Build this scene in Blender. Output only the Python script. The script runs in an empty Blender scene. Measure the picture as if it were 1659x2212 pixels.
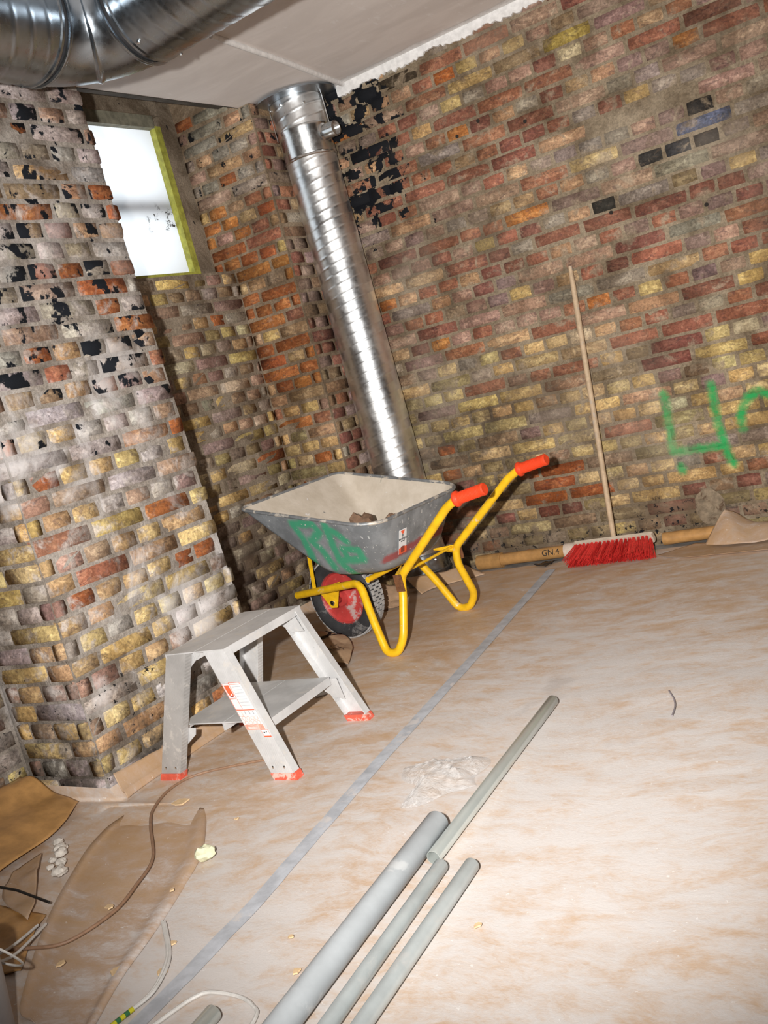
import bpy, math, random
import numpy as np
from mathutils import Vector, Matrix, noise

# ---------------------------------------------------------------- scene, camera, light
scene = bpy.context.scene
COL = scene.collection
# room axes: X runs along the long brick wall, Y towards it, Z up; camera stands at x=0, y=0
PITCH, ROLL, YAW = math.radians(7.7), math.radians(-14.9), math.radians(34.0)
fw = Vector((0, math.cos(PITCH), -math.sin(PITCH)))
up0 = Vector((0, math.sin(PITCH), math.cos(PITCH)))
rt0 = Vector((1, 0, 0))
rt = math.cos(ROLL) * rt0 + math.sin(ROLL) * up0
up = -math.sin(ROLL) * rt0 + math.cos(ROLL) * up0
RZ = Matrix.Rotation(YAW, 3, 'Z')
fw, rt, up = RZ @ fw, RZ @ rt, RZ @ up
CAMPOS = Vector((0, 0, 1.1))
cd = bpy.data.cameras.new('camera')
cam = bpy.data.objects.new('camera', cd)
COL.objects.link(cam)
cd.sensor_fit = 'VERTICAL'
cd.sensor_height = 36.0
cd.lens = 2150.0 / 2212.0 * 36.0
cd.clip_start = 0.02
m = Matrix.Identity(4)
for i in range(3):
    m[i][0], m[i][1], m[i][2], m[i][3] = rt[i], up[i], -fw[i], CAMPOS[i]
cam.matrix_world = m
scene.camera = cam

scene.view_settings.view_transform = 'Standard'
scene.view_settings.look = 'None'
scene.view_settings.gamma = 1.0
scene.view_settings.use_curve_mapping = False
scene.view_settings.exposure = 0.0

w = bpy.data.worlds.new('world')
scene.world = w
w.use_nodes = True
bg = w.node_tree.nodes['Background']
bg.inputs[0].default_value = (0.85, 0.93, 1.0, 1)
bg.inputs[1].default_value = 3.0

# hand-held flash left of the lens
fl = bpy.data.lights.new('flash', 'SPOT')
fl.energy = 890
fl.color = (1.0, 0.965, 0.925)
fl.spot_size = math.radians(85)
fl.spot_blend = 1.0
fl.shadow_soft_size = 0.022
fo = bpy.data.objects.new('flash', fl)
COL.objects.link(fo)
FLPOS = CAMPOS - rt * 0.205 + up * 0.06 + fw * 0.02
aim = CAMPOS + fw * 4.2 + rt * 0.30 + up * 0.42
fo.location = FLPOS
fo.rotation_euler = (aim - FLPOS).to_track_quat('-Z', 'Y').to_euler()

# ---------------------------------------------------------------- helpers
rng = random.Random(7)
YR = 4.446      # face of the long brick wall
XA = -2.62      # face of the near pier
XC = -2.92      # face of the corner pier
XN = -3.28      # back of the window niche
XW = -3.40      # window plane
Y1, Y2, Y3 = 1.947, 2.76, 4.105   # near pier from Y1 to Y2, niche to Y3, corner pier to YR
CH = 2.512      # ceiling height
ROWH, ROW0 = 0.0661, 0.007


def lin(c):
    return tuple(c) + (1.0,)


class MB:
    def __init__(self):
        self.v, self.f, self.m = [], [], []

    def add(self, vs, fs, mi=0):
        b = len(self.v)
        self.v += [tuple(p) for p in vs]
        self.f += [tuple(b + i for i in q) for q in fs]
        self.m += [mi] * len(fs)
        return self

    def box(self, lo, hi, mi=0, M=None):
        x0, y0, z0 = lo
        x1, y1, z1 = hi
        vs = [(x0, y0, z0), (x1, y0, z0), (x1, y1, z0), (x0, y1, z0), (x0, y0, z1), (x1, y0, z1), (x1, y1, z1), (x0, y1, z1)]
        if M is not None:
            vs = [M @ Vector(p) for p in vs]
        return self.add(vs, [(0, 3, 2, 1), (4, 5, 6, 7), (0, 1, 5, 4), (1, 2, 6, 5), (2, 3, 7, 6), (3, 0, 4, 7)], mi)

    def hexa(self, vs, mi=0):
        return self.add(vs, [(0, 3, 2, 1), (4, 5, 6, 7), (0, 1, 5, 4), (1, 2, 6, 5), (2, 3, 7, 6), (3, 0, 4, 7)], mi)

    def tube(self, path, r, seg=12, mi=0, cap=True, closed=False, flat=1.0):
        P = [Vector(p) for p in path]
        n = len(P)
        R = r if isinstance(r, (list, tuple)) else [r] * n
        T = []
        for i in range(n):
            if closed:
                t = P[(i + 1) % n] - P[i - 1]
            else:
                t = P[min(i + 1, n - 1)] - P[max(i - 1, 0)]
            T.append(t.normalized())
        a = Vector((0, 0, 1)) if abs(T[0].z) < 0.9 else Vector((1, 0, 0))
        nrm = (a - T[0] * a.dot(T[0])).normalized()
        vs = []
        for i in range(n):
            nrm = (nrm - T[i] * nrm.dot(T[i])).normalized()
            bn = T[i].cross(nrm)
            for k in range(seg):
                an = 2 * math.pi * k / seg
                vs.append(P[i] + nrm * math.cos(an) * R[i] * flat + bn * math.sin(an) * R[i])
        fs = []
        for i in range(n if closed else n - 1):
            j = (i + 1) % n
            for k in range(seg):
                k2 = (k + 1) % seg
                fs.append((i * seg + k, i * seg + k2, j * seg + k2, j * seg + k))
        if cap and not closed:
            fs.append(tuple(range(seg - 1, -1, -1)))
            fs.append(tuple((n - 1) * seg + k for k in range(seg)))
        return self.add(vs, fs, mi)

    def lathe(self, prof, origin, axis=(0, 0, 1), seg=32, mi=0, cap=True):
        """prof: list of (radius, height along axis)"""
        ax = Vector(axis).normalized()
        a = Vector((0, 0, 1)) if abs(ax.z) < 0.9 else Vector((1, 0, 0))
        n1 = (a - ax * a.dot(ax)).normalized()
        n2 = ax.cross(n1)
        O = Vector(origin)
        vs = []
        for (r, h) in prof:
            for k in range(seg):
                an = 2 * math.pi * k / seg
                vs.append(O + ax * h + (n1 * math.cos(an) + n2 * math.sin(an)) * r)
        fs = []
        for i in range(len(prof) - 1):
            for k in range(seg):
                k2 = (k + 1) % seg
                fs.append((i * seg + k, i * seg + k2, (i + 1) * seg + k2, (i + 1) * seg + k))
        if cap:
            fs.append(tuple(range(seg - 1, -1, -1)))
            fs.append(tuple((len(prof) - 1) * seg + k for k in range(seg)))
        return self.add(vs, fs, mi)

    def build(self, name, mats, parent=None, smooth=False, angle=None):
        me = bpy.data.meshes.new(name)
        me.from_pydata(self.v, [], self.f)
        mats = mats if isinstance(mats, (list, tuple)) else [mats]
        for q in mats:
            me.materials.append(q)
        if len(mats) > 1:
            me.polygons.foreach_set('material_index', self.m)
        me.validate()
        me.update()
        if smooth:
            me.polygons.foreach_set('use_smooth', [True] * len(me.polygons))
            me.set_sharp_from_angle(angle=math.radians(angle or 42))
        o = bpy.data.objects.new(name, me)
        COL.objects.link(o)
        if parent is not None:
            o.parent = parent
        return o


def tag(o, label=None, cat=None, group=None, kind=None):
    if label:
        o['label'] = label
    if cat:
        o['category'] = cat
    if group:
        o['group'] = group
    if kind:
        o['kind'] = kind
    return o


def thing(name, label, cat, loc=(0, 0, 0), rotz=0.0, group=None):
    o = bpy.data.objects.new(name, None)
    o.empty_display_size = 0.1
    COL.objects.link(o)
    o.location = loc
    o.rotation_euler = (0, 0, rotz)
    return tag(o, label, cat, group)


def fillet(pts, rad, n=5):
    P = [Vector(p) for p in pts]
    out = [P[0]]
    for i in range(1, len(P) - 1):
        r = rad[i] if isinstance(rad, (list, tuple)) else rad
        a, b, c = P[i - 1], P[i], P[i + 1]
        d1, d2 = (a - b), (c - b)
        l = min(r, d1.length * 0.45, d2.length * 0.45)
        p0, p2 = b + d1.normalized() * l, b + d2.normalized() * l
        for k in range(n + 1):
            t = k / n
            out.append(p0 * (1 - t) ** 2 + b * 2 * t * (1 - t) + p2 * t * t)
    out.append(P[-1])
    return out


def smoothpath(pts, n=6):
    P = [Vector(p) for p in pts]
    out = []
    for i in range(len(P) - 1):
        p0, p1, p2, p3 = P[max(i - 1, 0)], P[i], P[i + 1], P[min(i + 2, len(P) - 1)]
        for k in range(n):
            t = k / n
            out.append(0.5 * ((2 * p1) + (p2 - p0) * t + (2 * p0 - 5 * p1 + 4 * p2 - p3) * t * t + (3 * p1 - p0 - 3 * p2 + p3) * t ** 3))
    out.append(P[-1])
    return out


def fbm(x, y, z=0.0, sc=1.0, oct=3):
    v, a, t = 0.0, 1.0, 0.0
    for i in range(oct):
        v += a * noise.noise(Vector((x * sc, y * sc, z * sc + 11.3 * i)))
        t += a
        a *= 0.5
        sc *= 2.0
    return v / t


# ---------------------------------------------------------------- material helpers
class N:
    def __init__(self, name, mat=True, group=None):
        if group is not None:
            self.t = group
            self.mat = None
        else:
            self.mat = bpy.data.materials.new(name)
            self.mat.use_nodes = True
            self.t = self.mat.node_tree
            self.bsdf = self.t.nodes['Principled BSDF']

    def node(self, typ, **kw):
        n = self.t.nodes.new(typ)
        for k, v in kw.items():
            setattr(n, k, v)
        return n

    def link(self, a, b):
        self.t.links.new(a, b)

    def val(self, sock, v):
        if isinstance(v, bpy.types.NodeSocket):
            self.link(v, sock)
        elif isinstance(v, (tuple, list)) and len(v) == 3 and sock.type == 'RGBA':
            sock.default_value = lin(v)
        else:
            sock.default_value = v

    def math(self, op, a, b=None, c=None, clamp=False):
        n = self.node('ShaderNodeMath', operation=op, use_clamp=clamp)
        self.val(n.inputs[0], a)
        if b is not None:
            self.val(n.inputs[1], b)
        if c is not None:
            self.val(n.inputs[2], c)
        return n.outputs[0]

    def vmath(self, op, a, b=None, out=0):
        n = self.node('ShaderNodeVectorMath', operation=op)
        self.val(n.inputs[0], a)
        if b is not None:
            if op == 'SCALE':
                self.val(n.inputs['Scale'], b)
            else:
                self.val(n.inputs[1], b)
        return n.outputs[out]

    def pos(self):
        return self.node('ShaderNodeNewGeometry').outputs['Position']

    def obj(self):
        return self.node('ShaderNodeTexCoord').outputs['Object']

    def sep(self, v):
        n = self.node('ShaderNodeSeparateXYZ')
        self.link(v, n.inputs[0])
        return n.outputs

    def comb(self, x, y, z):
        n = self.node('ShaderNodeCombineXYZ')
        for i, q in enumerate((x, y, z)):
            self.val(n.inputs[i], q)
        return n.outputs[0]

    def mapping(self, v, scale=(1, 1, 1), loc=(0, 0, 0), rot=(0, 0, 0)):
        n = self.node('ShaderNodeMapping')
        self.link(v, n.inputs['Vector'])
        n.inputs['Scale'].default_value = scale
        n.inputs['Location'].default_value = loc
        n.inputs['Rotation'].default_value = rot
        return n.outputs[0]

    def noise(self, v, scale, detail=4, rough=0.6, dist=0.0):
        n = self.node('ShaderNodeTexNoise')
        self.link(v, n.inputs['Vector'])
        n.inputs['Scale'].default_value = scale
        n.inputs['Detail'].default_value = detail
        n.inputs['Roughness'].default_value = rough
        n.inputs['Distortion'].default_value = dist
        return n.outputs[0]

    def voro(self, v, scale, feature='F1'):
        n = self.node('ShaderNodeTexVoronoi', feature=feature)
        self.link(v, n.inputs['Vector'])
        n.inputs['Scale'].default_value = scale
        return n.outputs[0]

    def rng(self, v, a, b, c=0.0, d=1.0, smooth=True):
        n = self.node('ShaderNodeMapRange')
        n.interpolation_type = 'SMOOTHSTEP' if smooth else 'LINEAR'
        self.val(n.inputs[0], v)
        for i, q in enumerate((a, b, c, d)):
            self.val(n.inputs[i + 1], q)
        return n.outputs[0]

    def mix(self, fac, a, b, blend='MIX'):
        n = self.node('ShaderNodeMix', data_type='RGBA', blend_type=blend)
        self.val(n.inputs[0], fac)
        self.val(n.inputs[6], a)
        self.val(n.inputs[7], b)
        return n.outputs[2]

    def bump(self, h, strength=0.5, dist=0.01):
        n = self.node('ShaderNodeBump')
        n.inputs['Strength'].default_value = strength
        n.inputs['Distance'].default_value = dist
        self.link(h, n.inputs['Height'])
        self.link(n.outputs[0], self.bsdf.inputs['Normal'])

    def out(self, color=None, rough=None, metal=None, spec=None, **kw):
        b = self.bsdf
        if color is not None:
            self.val(b.inputs['Base Color'], color)
        if rough is not None:
            self.val(b.inputs['Roughness'], rough)
        if metal is not None:
            self.val(b.inputs['Metallic'], metal)
        if spec is not None:
            self.val(b.inputs['Specular IOR Level'], spec)
        for k, v in kw.items():
            self.val(b.inputs[k.replace('_', ' ')], v)
        return self.mat

    def strokes(self, X, Y, segs, width, soft, wob=None):
        """mask of spray strokes: segs are (x0, y0, x1, y1) in the plane of X, Y"""
        best = None
        for (x0, y0, x1, y1) in segs:
            dx, dy = x1 - x0, y1 - y0
            L2 = dx * dx + dy * dy + 1e-9
            t = self.math('ADD', self.math('MULTIPLY', X, dx / L2), self.math('MULTIPLY_ADD', Y, dy / L2, -(x0 * dx + y0 * dy) / L2), clamp=True)
            ex = self.math('SUBTRACT', X, self.math('MULTIPLY_ADD', t, dx, x0))
            ey = self.math('SUBTRACT', Y, self.math('MULTIPLY_ADD', t, dy, y0))
            d2 = self.math('ADD', self.math('MULTIPLY', ex, ex), self.math('MULTIPLY', ey, ey))
            best = d2 if best is None else self.math('MINIMUM', best, d2)
        d = self.math('SQRT', best)
        if wob is not None:
            d = self.math('ADD', d, wob)
        return self.rng(d, width + soft, width - soft)


def simple(name, color, rough=0.6, metal=0.0, var=0.15, scale=30, bump=0.1, spec=0.5, dirt=None, dirt_thr=0.6, obj=False):
    n = N(name)
    p = n.obj() if obj else n.pos()
    a = n.noise(p, scale, 5, 0.65)
    c = n.mix(n.rng(a, 0.3, 0.7), tuple(q * (1 - var) for q in color), tuple(min(1, q * (1 + var)) for q in color))
    if dirt is not None:
        b = n.noise(p, scale * 0.6, 8, 0.7, 0.4)
        c = n.mix(n.rng(b, dirt_thr, dirt_thr + 0.08), c, dirt)
    if bump:
        n.bump(a, bump, 0.004)
    return n.out(c, rough, metal, spec)


GREEN_SEGS = [(-1.37, 0.691, -1.376, 0.54), (-1.376, 0.54, -1.384, 0.425), (-1.366, 0.350, -1.362, 0.335), (-1.384, 0.425, -1.155, 0.408),
              (-1.161, 0.688, -1.166, 0.50), (-1.166, 0.50, -1.150, 0.375), (-1.150, 0.375, -1.135, 0.327),
              (-1.066, 0.47, -1.066, 0.53), (-1.066, 0.53, -1.02, 0.60), (-1.02, 0.60, -0.97, 0.618), (-0.97, 0.618, -0.91, 0.58), (-0.91, 0.58, -0.90, 0.47)]


def overlay(n, col, p, kind, pt=None):
    """stains that run over bricks and mortar alike"""
    s = n.sep(p)
    mort = 0.06 if pt is None else 0.0
    pt = p if pt is None else pt
    if kind == 'right':
        tarreg = n.math('MULTIPLY', n.rng(s[0], -2.05, -2.50), n.rng(s[2], 1.50, 1.95))
        t = n.noise(pt, 11, 6, 0.6, 0.2)
        tar = n.rng(n.math('SUBTRACT', t, n.math('MULTIPLY_ADD', tarreg, -0.32, 0.80 + mort)), 0.0, 0.025)
        col = n.mix(tar, col, (0.008, 0.009, 0.012))
        # sooty patch low beside the duct
        so = n.math('MULTIPLY', n.rng(s[0], -1.9, -2.3), n.rng(s[2], 1.05, 0.75))
        so = n.math('MULTIPLY', so, n.rng(n.noise(p, 5, 6, 0.7), 0.38, 0.62))
        col = n.mix(n.math('MULTIPLY', so, 0.75), col, (0.05, 0.035, 0.025))
        # mould specks near the bottom
        md = n.rng(n.math('ADD', s[2], n.math('MULTIPLY', n.noise(p, 3.0, 5, 0.6), 0.35)), 0.45, 0.25)
        sp = n.rng(n.noise(p, 34, 5, 0.7), 0.56, 0.60)
        col = n.mix(n.math('MULTIPLY', md, n.rng(n.noise(p, 9, 5), 0.35, 0.6, 0.1, 0.75)), col, (0.16, 0.115, 0.075))
        col = n.mix(n.math('MULTIPLY', md, sp), col, (0.012, 0.012, 0.014))
        wob = n.math('MULTIPLY_ADD', n.noise(p, 60, 4, 0.6), 0.03, -0.015)
        g = n.strokes(s[0], s[2], GREEN_SEGS, 0.018, 0.014, wob)
        col = n.mix(n.math('MULTIPLY', g, n.rng(n.noise(p, 14, 3), 0.3, 0.6, 0.5, 0.95)), col, (0.03, 0.36, 0.10))
        yv = n.math('MULTIPLY', n.rng(n.noise(p, 2.2, 3, 0.5), 0.5, 0.7), 0.22)
        col = n.mix(yv, col, (0.42, 0.36, 0.29))
    if kind == 'left':
        reg = n.math('MULTIPLY', n.rng(s[2], 0.95, 1.4), n.rng(s[2], 2.75, 2.3, 0.4, 1.0))
        t = n.noise(pt, 10, 6, 0.6, 0.25)
        thr = n.math('MULTIPLY_ADD', reg, -0.155, 0.70 + mort)
        tar = n.rng(n.math('SUBTRACT', t, thr), 0.0, 0.03)
        wh = n.math('MULTIPLY', n.rng(n.noise(n.mapping(p, (1, 1, 0.7)), 4.2, 6, 0.62, 0.5), 0.50, 0.64), n.rng(s[2], 1.7, 1.2, 0.35, 1.0))
        col = n.mix(n.math('MULTIPLY', wh, 0.75), col, (0.58, 0.55, 0.54))
        col = n.mix(tar, col, (0.007, 0.009, 0.013))
        sp = n.math('MULTIPLY', n.rng(n.noise(p, 40, 4, 0.7), 0.63, 0.66), n.rng(s[2], 0.7, 0.3))
        col = n.mix(sp, col, (0.015, 0.014, 0.015))
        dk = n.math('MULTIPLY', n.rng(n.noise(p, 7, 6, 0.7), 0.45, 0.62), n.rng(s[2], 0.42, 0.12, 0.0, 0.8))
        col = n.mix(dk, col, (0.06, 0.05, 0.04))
    if kind == 'niche':
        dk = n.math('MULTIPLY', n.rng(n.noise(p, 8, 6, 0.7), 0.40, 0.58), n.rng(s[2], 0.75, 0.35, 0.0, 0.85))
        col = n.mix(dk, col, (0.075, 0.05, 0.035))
        t = n.math('MULTIPLY', n.rng(n.noise(pt, 13, 6, 0.62), 0.62 + mort, 0.645 + mort), n.rng(s[2], 1.8, 2.1))
        col = n.mix(t, col, (0.01, 0.01, 0.012))
    if kind == 'corner':
        t = n.math('MULTIPLY', n.rng(n.noise(pt, 13, 6, 0.62), 0.60 + mort, 0.625 + mort), n.rng(s[2], 1.9, 2.2))
        col = n.mix(t, col, (0.01, 0.01, 0.012))
    return col


def brick_mat(name, kind, lime, lime_thr, attr=False, sat=1.0):
    n = N(name)
    p = n.pos()
    if attr:
        base = n.node('ShaderNodeAttribute', attribute_name='Col').outputs['Color']
        pr = p
    else:
        oi = n.node('ShaderNodeObjectInfo')
        base = oi.outputs['Color']
        pr = n.vmath('ADD', p, n.vmath('SCALE', (1.0, 1.7, 2.3), n.math('MULTIPLY', oi.outputs['Random'], 31.0)))
    warp = n.vmath('SCALE', n.node('ShaderNodeTexNoise').outputs['Color'], 0.0)
    q = n.mapping(pr, (1.0, 1.0, 2.0))
    n1 = n.noise(q, 13, 5, 0.55, 1.2)
    n2 = n.noise(q, 17, 4, 0.5, 2.0)
    hs = n.node('ShaderNodeHueSaturation')
    n.link(base, hs.inputs['Color'])
    hs.inputs['Hue'].default_value = 0.508
    hs.inputs['Saturation'].default_value = 0.95
    hs.inputs['Value'].default_value = 1.45
    hs2 = n.node('ShaderNodeHueSaturation')
    n.link(base, hs2.inputs['Color'])
    hs2.inputs['Hue'].default_value = 0.485
    hs2.inputs['Saturation'].default_value = 0.85
    hs2.inputs['Value'].default_value = 0.55
    c = n.mix(n.math('MULTIPLY', n.rng(n1, 0.53, 0.57), 0.75), base, hs.outputs[0])
    c = n.mix(n.math('MULTIPLY', n.rng(n2, 0.58, 0.66), 0.7), c, hs2.outputs[0])
    n3 = n.noise(p, 11, 7, 0.65, 0.5)
    c = n.mix(n.math('MULTIPLY', n.rng(n3, lime_thr, lime_thr + 0.12), 0.8), c, lime)
    fine = n.noise(p, 95, 4, 0.7)
    c = n.mix(1.0, c, n.mix(n.rng(fine, 0.3, 0.7), (0.52, 0.52, 0.52), (0.92, 0.92, 0.92)), 'MULTIPLY')
    sm = n.noise(p, 5.0, 7, 0.68, 0.6)
    c = n.mix(1.0, c, n.mix(n.rng(sm, 0.36, 0.60), (0.58, 0.54, 0.50), (1.10, 1.10, 1.10)), 'MULTIPLY')
    sm2 = n.noise(q, 30, 5, 0.65, 0.8)
    c = n.mix(n.math('MULTIPLY', n.rng(sm2, 0.56, 0.66), 0.5), c, (0.12, 0.085, 0.06))
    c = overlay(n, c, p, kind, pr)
    h = n.math('ADD', n.math('MULTIPLY', n.noise(p, 45, 6, 0.7), 0.7), n.math('MULTIPLY', n1, 0.6))
    n.bump(h, 0.55, 0.006)
    return n.out(c, 0.88, 0.0, 0.25)


def mortar_mat(name, kind, a, b):
    n = N(name)
    p = n.pos()
    n1 = n.noise(p, 6, 7, 0.65, 0.3)
    c = n.mix(n.rng(n1, 0.35, 0.65), a, b)
    fine = n.noise(p, 120, 5, 0.75)
    c = n.mix(1.0, c, n.mix(n.rng(fine, 0.3, 0.7), (0.50, 0.50, 0.50), (0.92, 0.92, 0.92)), 'MULTIPLY')
    sm = n.noise(p, 5.0, 7, 0.68, 0.6)
    c = n.mix(1.0, c, n.mix(n.rng(sm, 0.36, 0.60), (0.58, 0.54, 0.50), (1.10, 1.10, 1.10)), 'MULTIPLY')
    c = overlay(n, c, p, kind)
    n.bump(n.math('ADD', fine, n.noise(p, 25, 5, 0.7)), 0.6, 0.006)
    return n.out(c, 0.95, 0.0, 0.15)


LIME_R, LIME_L, LIME_N = (0.46, 0.365, 0.26), (0.60, 0.54, 0.50), (0.42, 0.355, 0.29)
M_BR = brick_mat('brick_right', 'right', LIME_R, 0.54)
M_BRS = brick_mat('brick_right_far', 'right', LIME_R, 0.54, attr=True)
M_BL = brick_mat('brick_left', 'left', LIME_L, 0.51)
M_BN = brick_mat('brick_niche', 'niche', LIME_N, 0.55)
M_BC = brick_mat('brick_corner', 'corner', (0.50, 0.38, 0.28), 0.60)
M_MR = mortar_mat('mortar_right', 'right', (0.30, 0.235, 0.16), (0.42, 0.34, 0.24))
M_ML = mortar_mat('mortar_left', 'left', (0.33, 0.285, 0.24), (0.50, 0.45, 0.40))
M_MN = mortar_mat('mortar_niche', 'niche', (0.30, 0.24, 0.175), (0.40, 0.33, 0.25))
M_MC = mortar_mat('mortar_corner', 'corner', (0.33, 0.245, 0.165), (0.43, 0.33, 0.23))
M_PLAIN = mortar_mat('plain_wall', 'none', (0.20, 0.165, 0.13), (0.28, 0.235, 0.19))


def ceiling_mat():
    n = N('ceiling_paint')
    p = n.pos()
    a = n.noise(n.mapping(p, (1, 2.5, 1)), 2.2, 6, 0.6, 0.6)
    c = n.mix(n.rng(a, 0.35, 0.7), (0.70, 0.65, 0.62), (0.80, 0.75, 0.72))
    b = n.noise(n.mapping(p, (3, 1, 1), rot=(0, 0, 0.5)), 7, 7, 0.7, 0.3)
    c = n.mix(n.math('MULTIPLY', n.rng(b, 0.60, 0.68), 0.5), c, (0.86, 0.84, 0.83))
    n.bump(n.noise(p, 30, 5), 0.12, 0.004)
    return n.out(c, 0.8)


M_CEIL = ceiling_mat()
M_PLASTER = simple('white_plaster', (0.78, 0.77, 0.76), 0.85, var=0.12, scale=40, bump=0.4)
M_CONC = simple('concrete', (0.30, 0.28, 0.26), 0.9, var=0.3, scale=12, bump=0.4)
M_DARKWOOD = simple('dark_timber', (0.06, 0.05, 0.04), 0.9, var=0.4, scale=12, bump=0.5)


def paper_mat(name, dust=0.5, tone=1.0, DUSTMID=(0.60, 0.485, 0.40)):
    n = N(name)
    p = n.pos()
    # sweeping streaks of dust dragged over the paper
    wv = n.noise(p, 1.1, 3, 0.5)
    pw = n.vmath('ADD', p, n.comb(0.0, n.math('MULTIPLY', wv, 0.5), 0.0))
    st = n.mapping(pw, (1.0, 2.3, 1.0), rot=(0, 0, math.radians(-24)))
    a = n.noise(st, 6.5, 9, 0.72, 0.35)
    big = n.noise(p, 1.3, 4, 0.55)
    v = n.math('ADD', n.math('MULTIPLY', a, 0.55), n.math('ADD', n.math('MULTIPLY', big, 0.27), n.math('MULTIPLY', n.noise(p, 19, 6, 0.7, 0.6), 0.18)))
    s = n.sep(p)
    # more trampled dust in the middle of the room
    mid = n.rng(n.math('SUBTRACT', s[0], n.math('MULTIPLY', s[1], 0.08)), -2.45, -1.65, -0.02, 0.05)
    far = n.rng(s[1], 2.6, 4.0, 0.0, -0.05)
    v = n.math('ADD', v, n.math('ADD', mid, far))
    fib = n.noise(n.mapping(p, (1, 1.6, 1), rot=(0, 0, 0.5)), 45, 6, 0.7, 1.5)
    v = n.math('ADD', v, n.math('MULTIPLY_ADD', fib, 0.14, -0.07))
    thr = 0.56 - dust * 0.12
    base = n.mix(n.rng(big, 0.4, 0.6), tuple(q * tone for q in (0.53, 0.33, 0.175)), tuple(q * tone for q in (0.59, 0.39, 0.225)))
    c = n.mix(n.rng(v, thr - 0.16, thr + 0.08), base, DUSTMID)
    c = n.mix(n.math('MULTIPLY', n.rng(v, thr - 0.02, thr + 0.15), 0.9), c, (0.64, 0.605, 0.585))
    gr = n.math('MULTIPLY', n.rng(n.noise(p, 3.1, 6, 0.6), 0.60, 0.72), 0.45)
    c = n.mix(gr, c, (0.40, 0.345, 0.31))
    sp = n.rng(n.noise(p, 70, 3, 0.6), 0.70, 0.73)
    c = n.mix(n.math('MULTIPLY', sp, 0.6), c, (0.82, 0.80, 0.78))
    n.bump(n.math('ADD', fib, n.math('MULTIPLY', a, 0.8)), 0.22, 0.004)
    return n.out(c, n.rng(v, thr - 0.05, thr + 0.1, 0.52, 0.85), 0.0, 0.35)


M_PAPER = paper_mat('floor_paper', 0.72)
M_PAPER2 = paper_mat('floor_paper_clean', 0.15, 0.82, (0.50, 0.37, 0.285))
M_PAPERROLL = simple('brown_paper_roll', (0.46, 0.25, 0.09), 0.35, var=0.18, scale=18, bump=0.05, dirt=(0.62, 0.52, 0.42), dirt_thr=0.66)
M_SACK = simple('sack_paper', (0.40, 0.26, 0.16), 0.8, var=0.15, scale=20, bump=0.2)

# ---------------------------------------------------------------- setting: floor, ceiling, plain walls
XMAX, YMIN, XFAR = 2.6, -1.9, -3.9
fb = MB().box((XFAR, YMIN, -0.12), (XMAX, YR + 0.3, 0.0))
tag(fb.build('floor', M_CONC), kind='structure')

cb = MB()
cb.box((-2.985, YMIN, CH), (XMAX, YR + 0.3, CH + 0.03))
ceiling = tag(cb.build('ceiling', M_CEIL), kind='structure')
# deck and joist added above the open niche strip to stop daylight leaking in
jb = MB()
jb.box((XFAR, YMIN, 2.80), (XMAX, YR + 0.3, 2.86))
jb.box((-3.10, YMIN, CH + 0.035), (-3.02, YR, 2.80))
tag(jb.build('daylight_stop_deck', M_DARKWOOD, ceiling))

pw = MB().box((XMAX, YMIN, 0), (XMAX + 0.2, -0.35, 2.86))
pw.box((XMAX, 0.35, 0), (XMAX + 0.2, YR + 0.3, 2.86))
pw.box((XMAX, -0.35, 0), (XMAX + 0.2, 0.35, 1.3))
pw.box((XMAX, -0.35, 2.1), (XMAX + 0.2, 0.35, 2.86))
tag(pw.build('wall_far_right', M_PLAIN), kind='structure')
pw = MB().box((XFAR, YMIN - 0.2, 0), (XMAX + 0.2, YMIN, 2.86))
tag(pw.build('wall_back', M_PLAIN), kind='structure')


def rough_face(mb, O, ud, nd, w, h, step=0.035, amp=0.0022, seed=0.0):
    """a slightly uneven mortar face of width w and height h"""
    nu, nz = max(2, int(w / step)), max(2, int(h / step))
    O, ud, nd = Vector(O), Vector(ud), Vector(nd)
    vs, fs = [], []
    for j in range(nz + 1):
        for i in range(nu + 1):
            u, z = w * i / nu, h * j / nz
            e = min(i, nu - i, j, nz - j)
            d = amp * fbm(u + seed, z, 0, 9, 2) if e > 0 else 0
            vs.append(O + ud * u + Vector((0, 0, z)) + nd * d)
    for j in range(nz):
        for i in range(nu):
            a = j * (nu + 1) + i
            fs.append((a, a + 1, a + nu + 2, a + nu + 1))
    mb.add(vs, fs)


# ---------------------------------------------------------------- bricks
def brick_mesh(L, H, seed, mat):
    r = random.Random(seed)
    xs = [-0.5, -0.5 + 0.003 / L, r.uniform(-0.12, 0.12), 0.5 - 0.003 / L, 0.5]
    zs = [-0.5, -0.5 + 0.003 / H, r.uniform(-0.1, 0.1), 0.5 - 0.003 / H, 0.5]
    vs, fs = [], []
    for j in range(5):
        for i in range(5):
            x, z = xs[i] * L, zs[j] * H
            if i in (0, 4) or j in (0, 4):
                y = 0.022
                x += r.uniform(-1, 1) * 0.0025
                z += r.uniform(-1, 1) * 0.002
            else:
                y = r.uniform(-0.0025, 0.0025)
                if (i in (1, 3)) and (j in (1, 3)):
                    y += r.uniform(0.0, 0.003)
                    x -= math.copysign(r.uniform(0, 0.006), x)
                    z -= math.copysign(r.uniform(0, 0.0035), z)
                else:
                    x += r.uniform(-1, 0.3) * math.copysign(0.0025, x)
                    z += r.uniform(-1, 0.3) * math.copysign(0.002, z)
            vs.append((x, y, z))
    for j in range(4):
        for i in range(4):
            a = j * 5 + i
            fs.append((a, a + 1, a + 6, a + 5))
    me = bpy.data.meshes.new('brick')
    me.from_pydata(vs, [], fs)
    me.polygons.foreach_set('use_smooth', [True] * len(fs))
    if mat is not None:
        me.materials.append(mat)
    me.update()
    return me


SL, HL, BH = 0.231, 0.111, 0.0585
LIBS = {}


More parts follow.
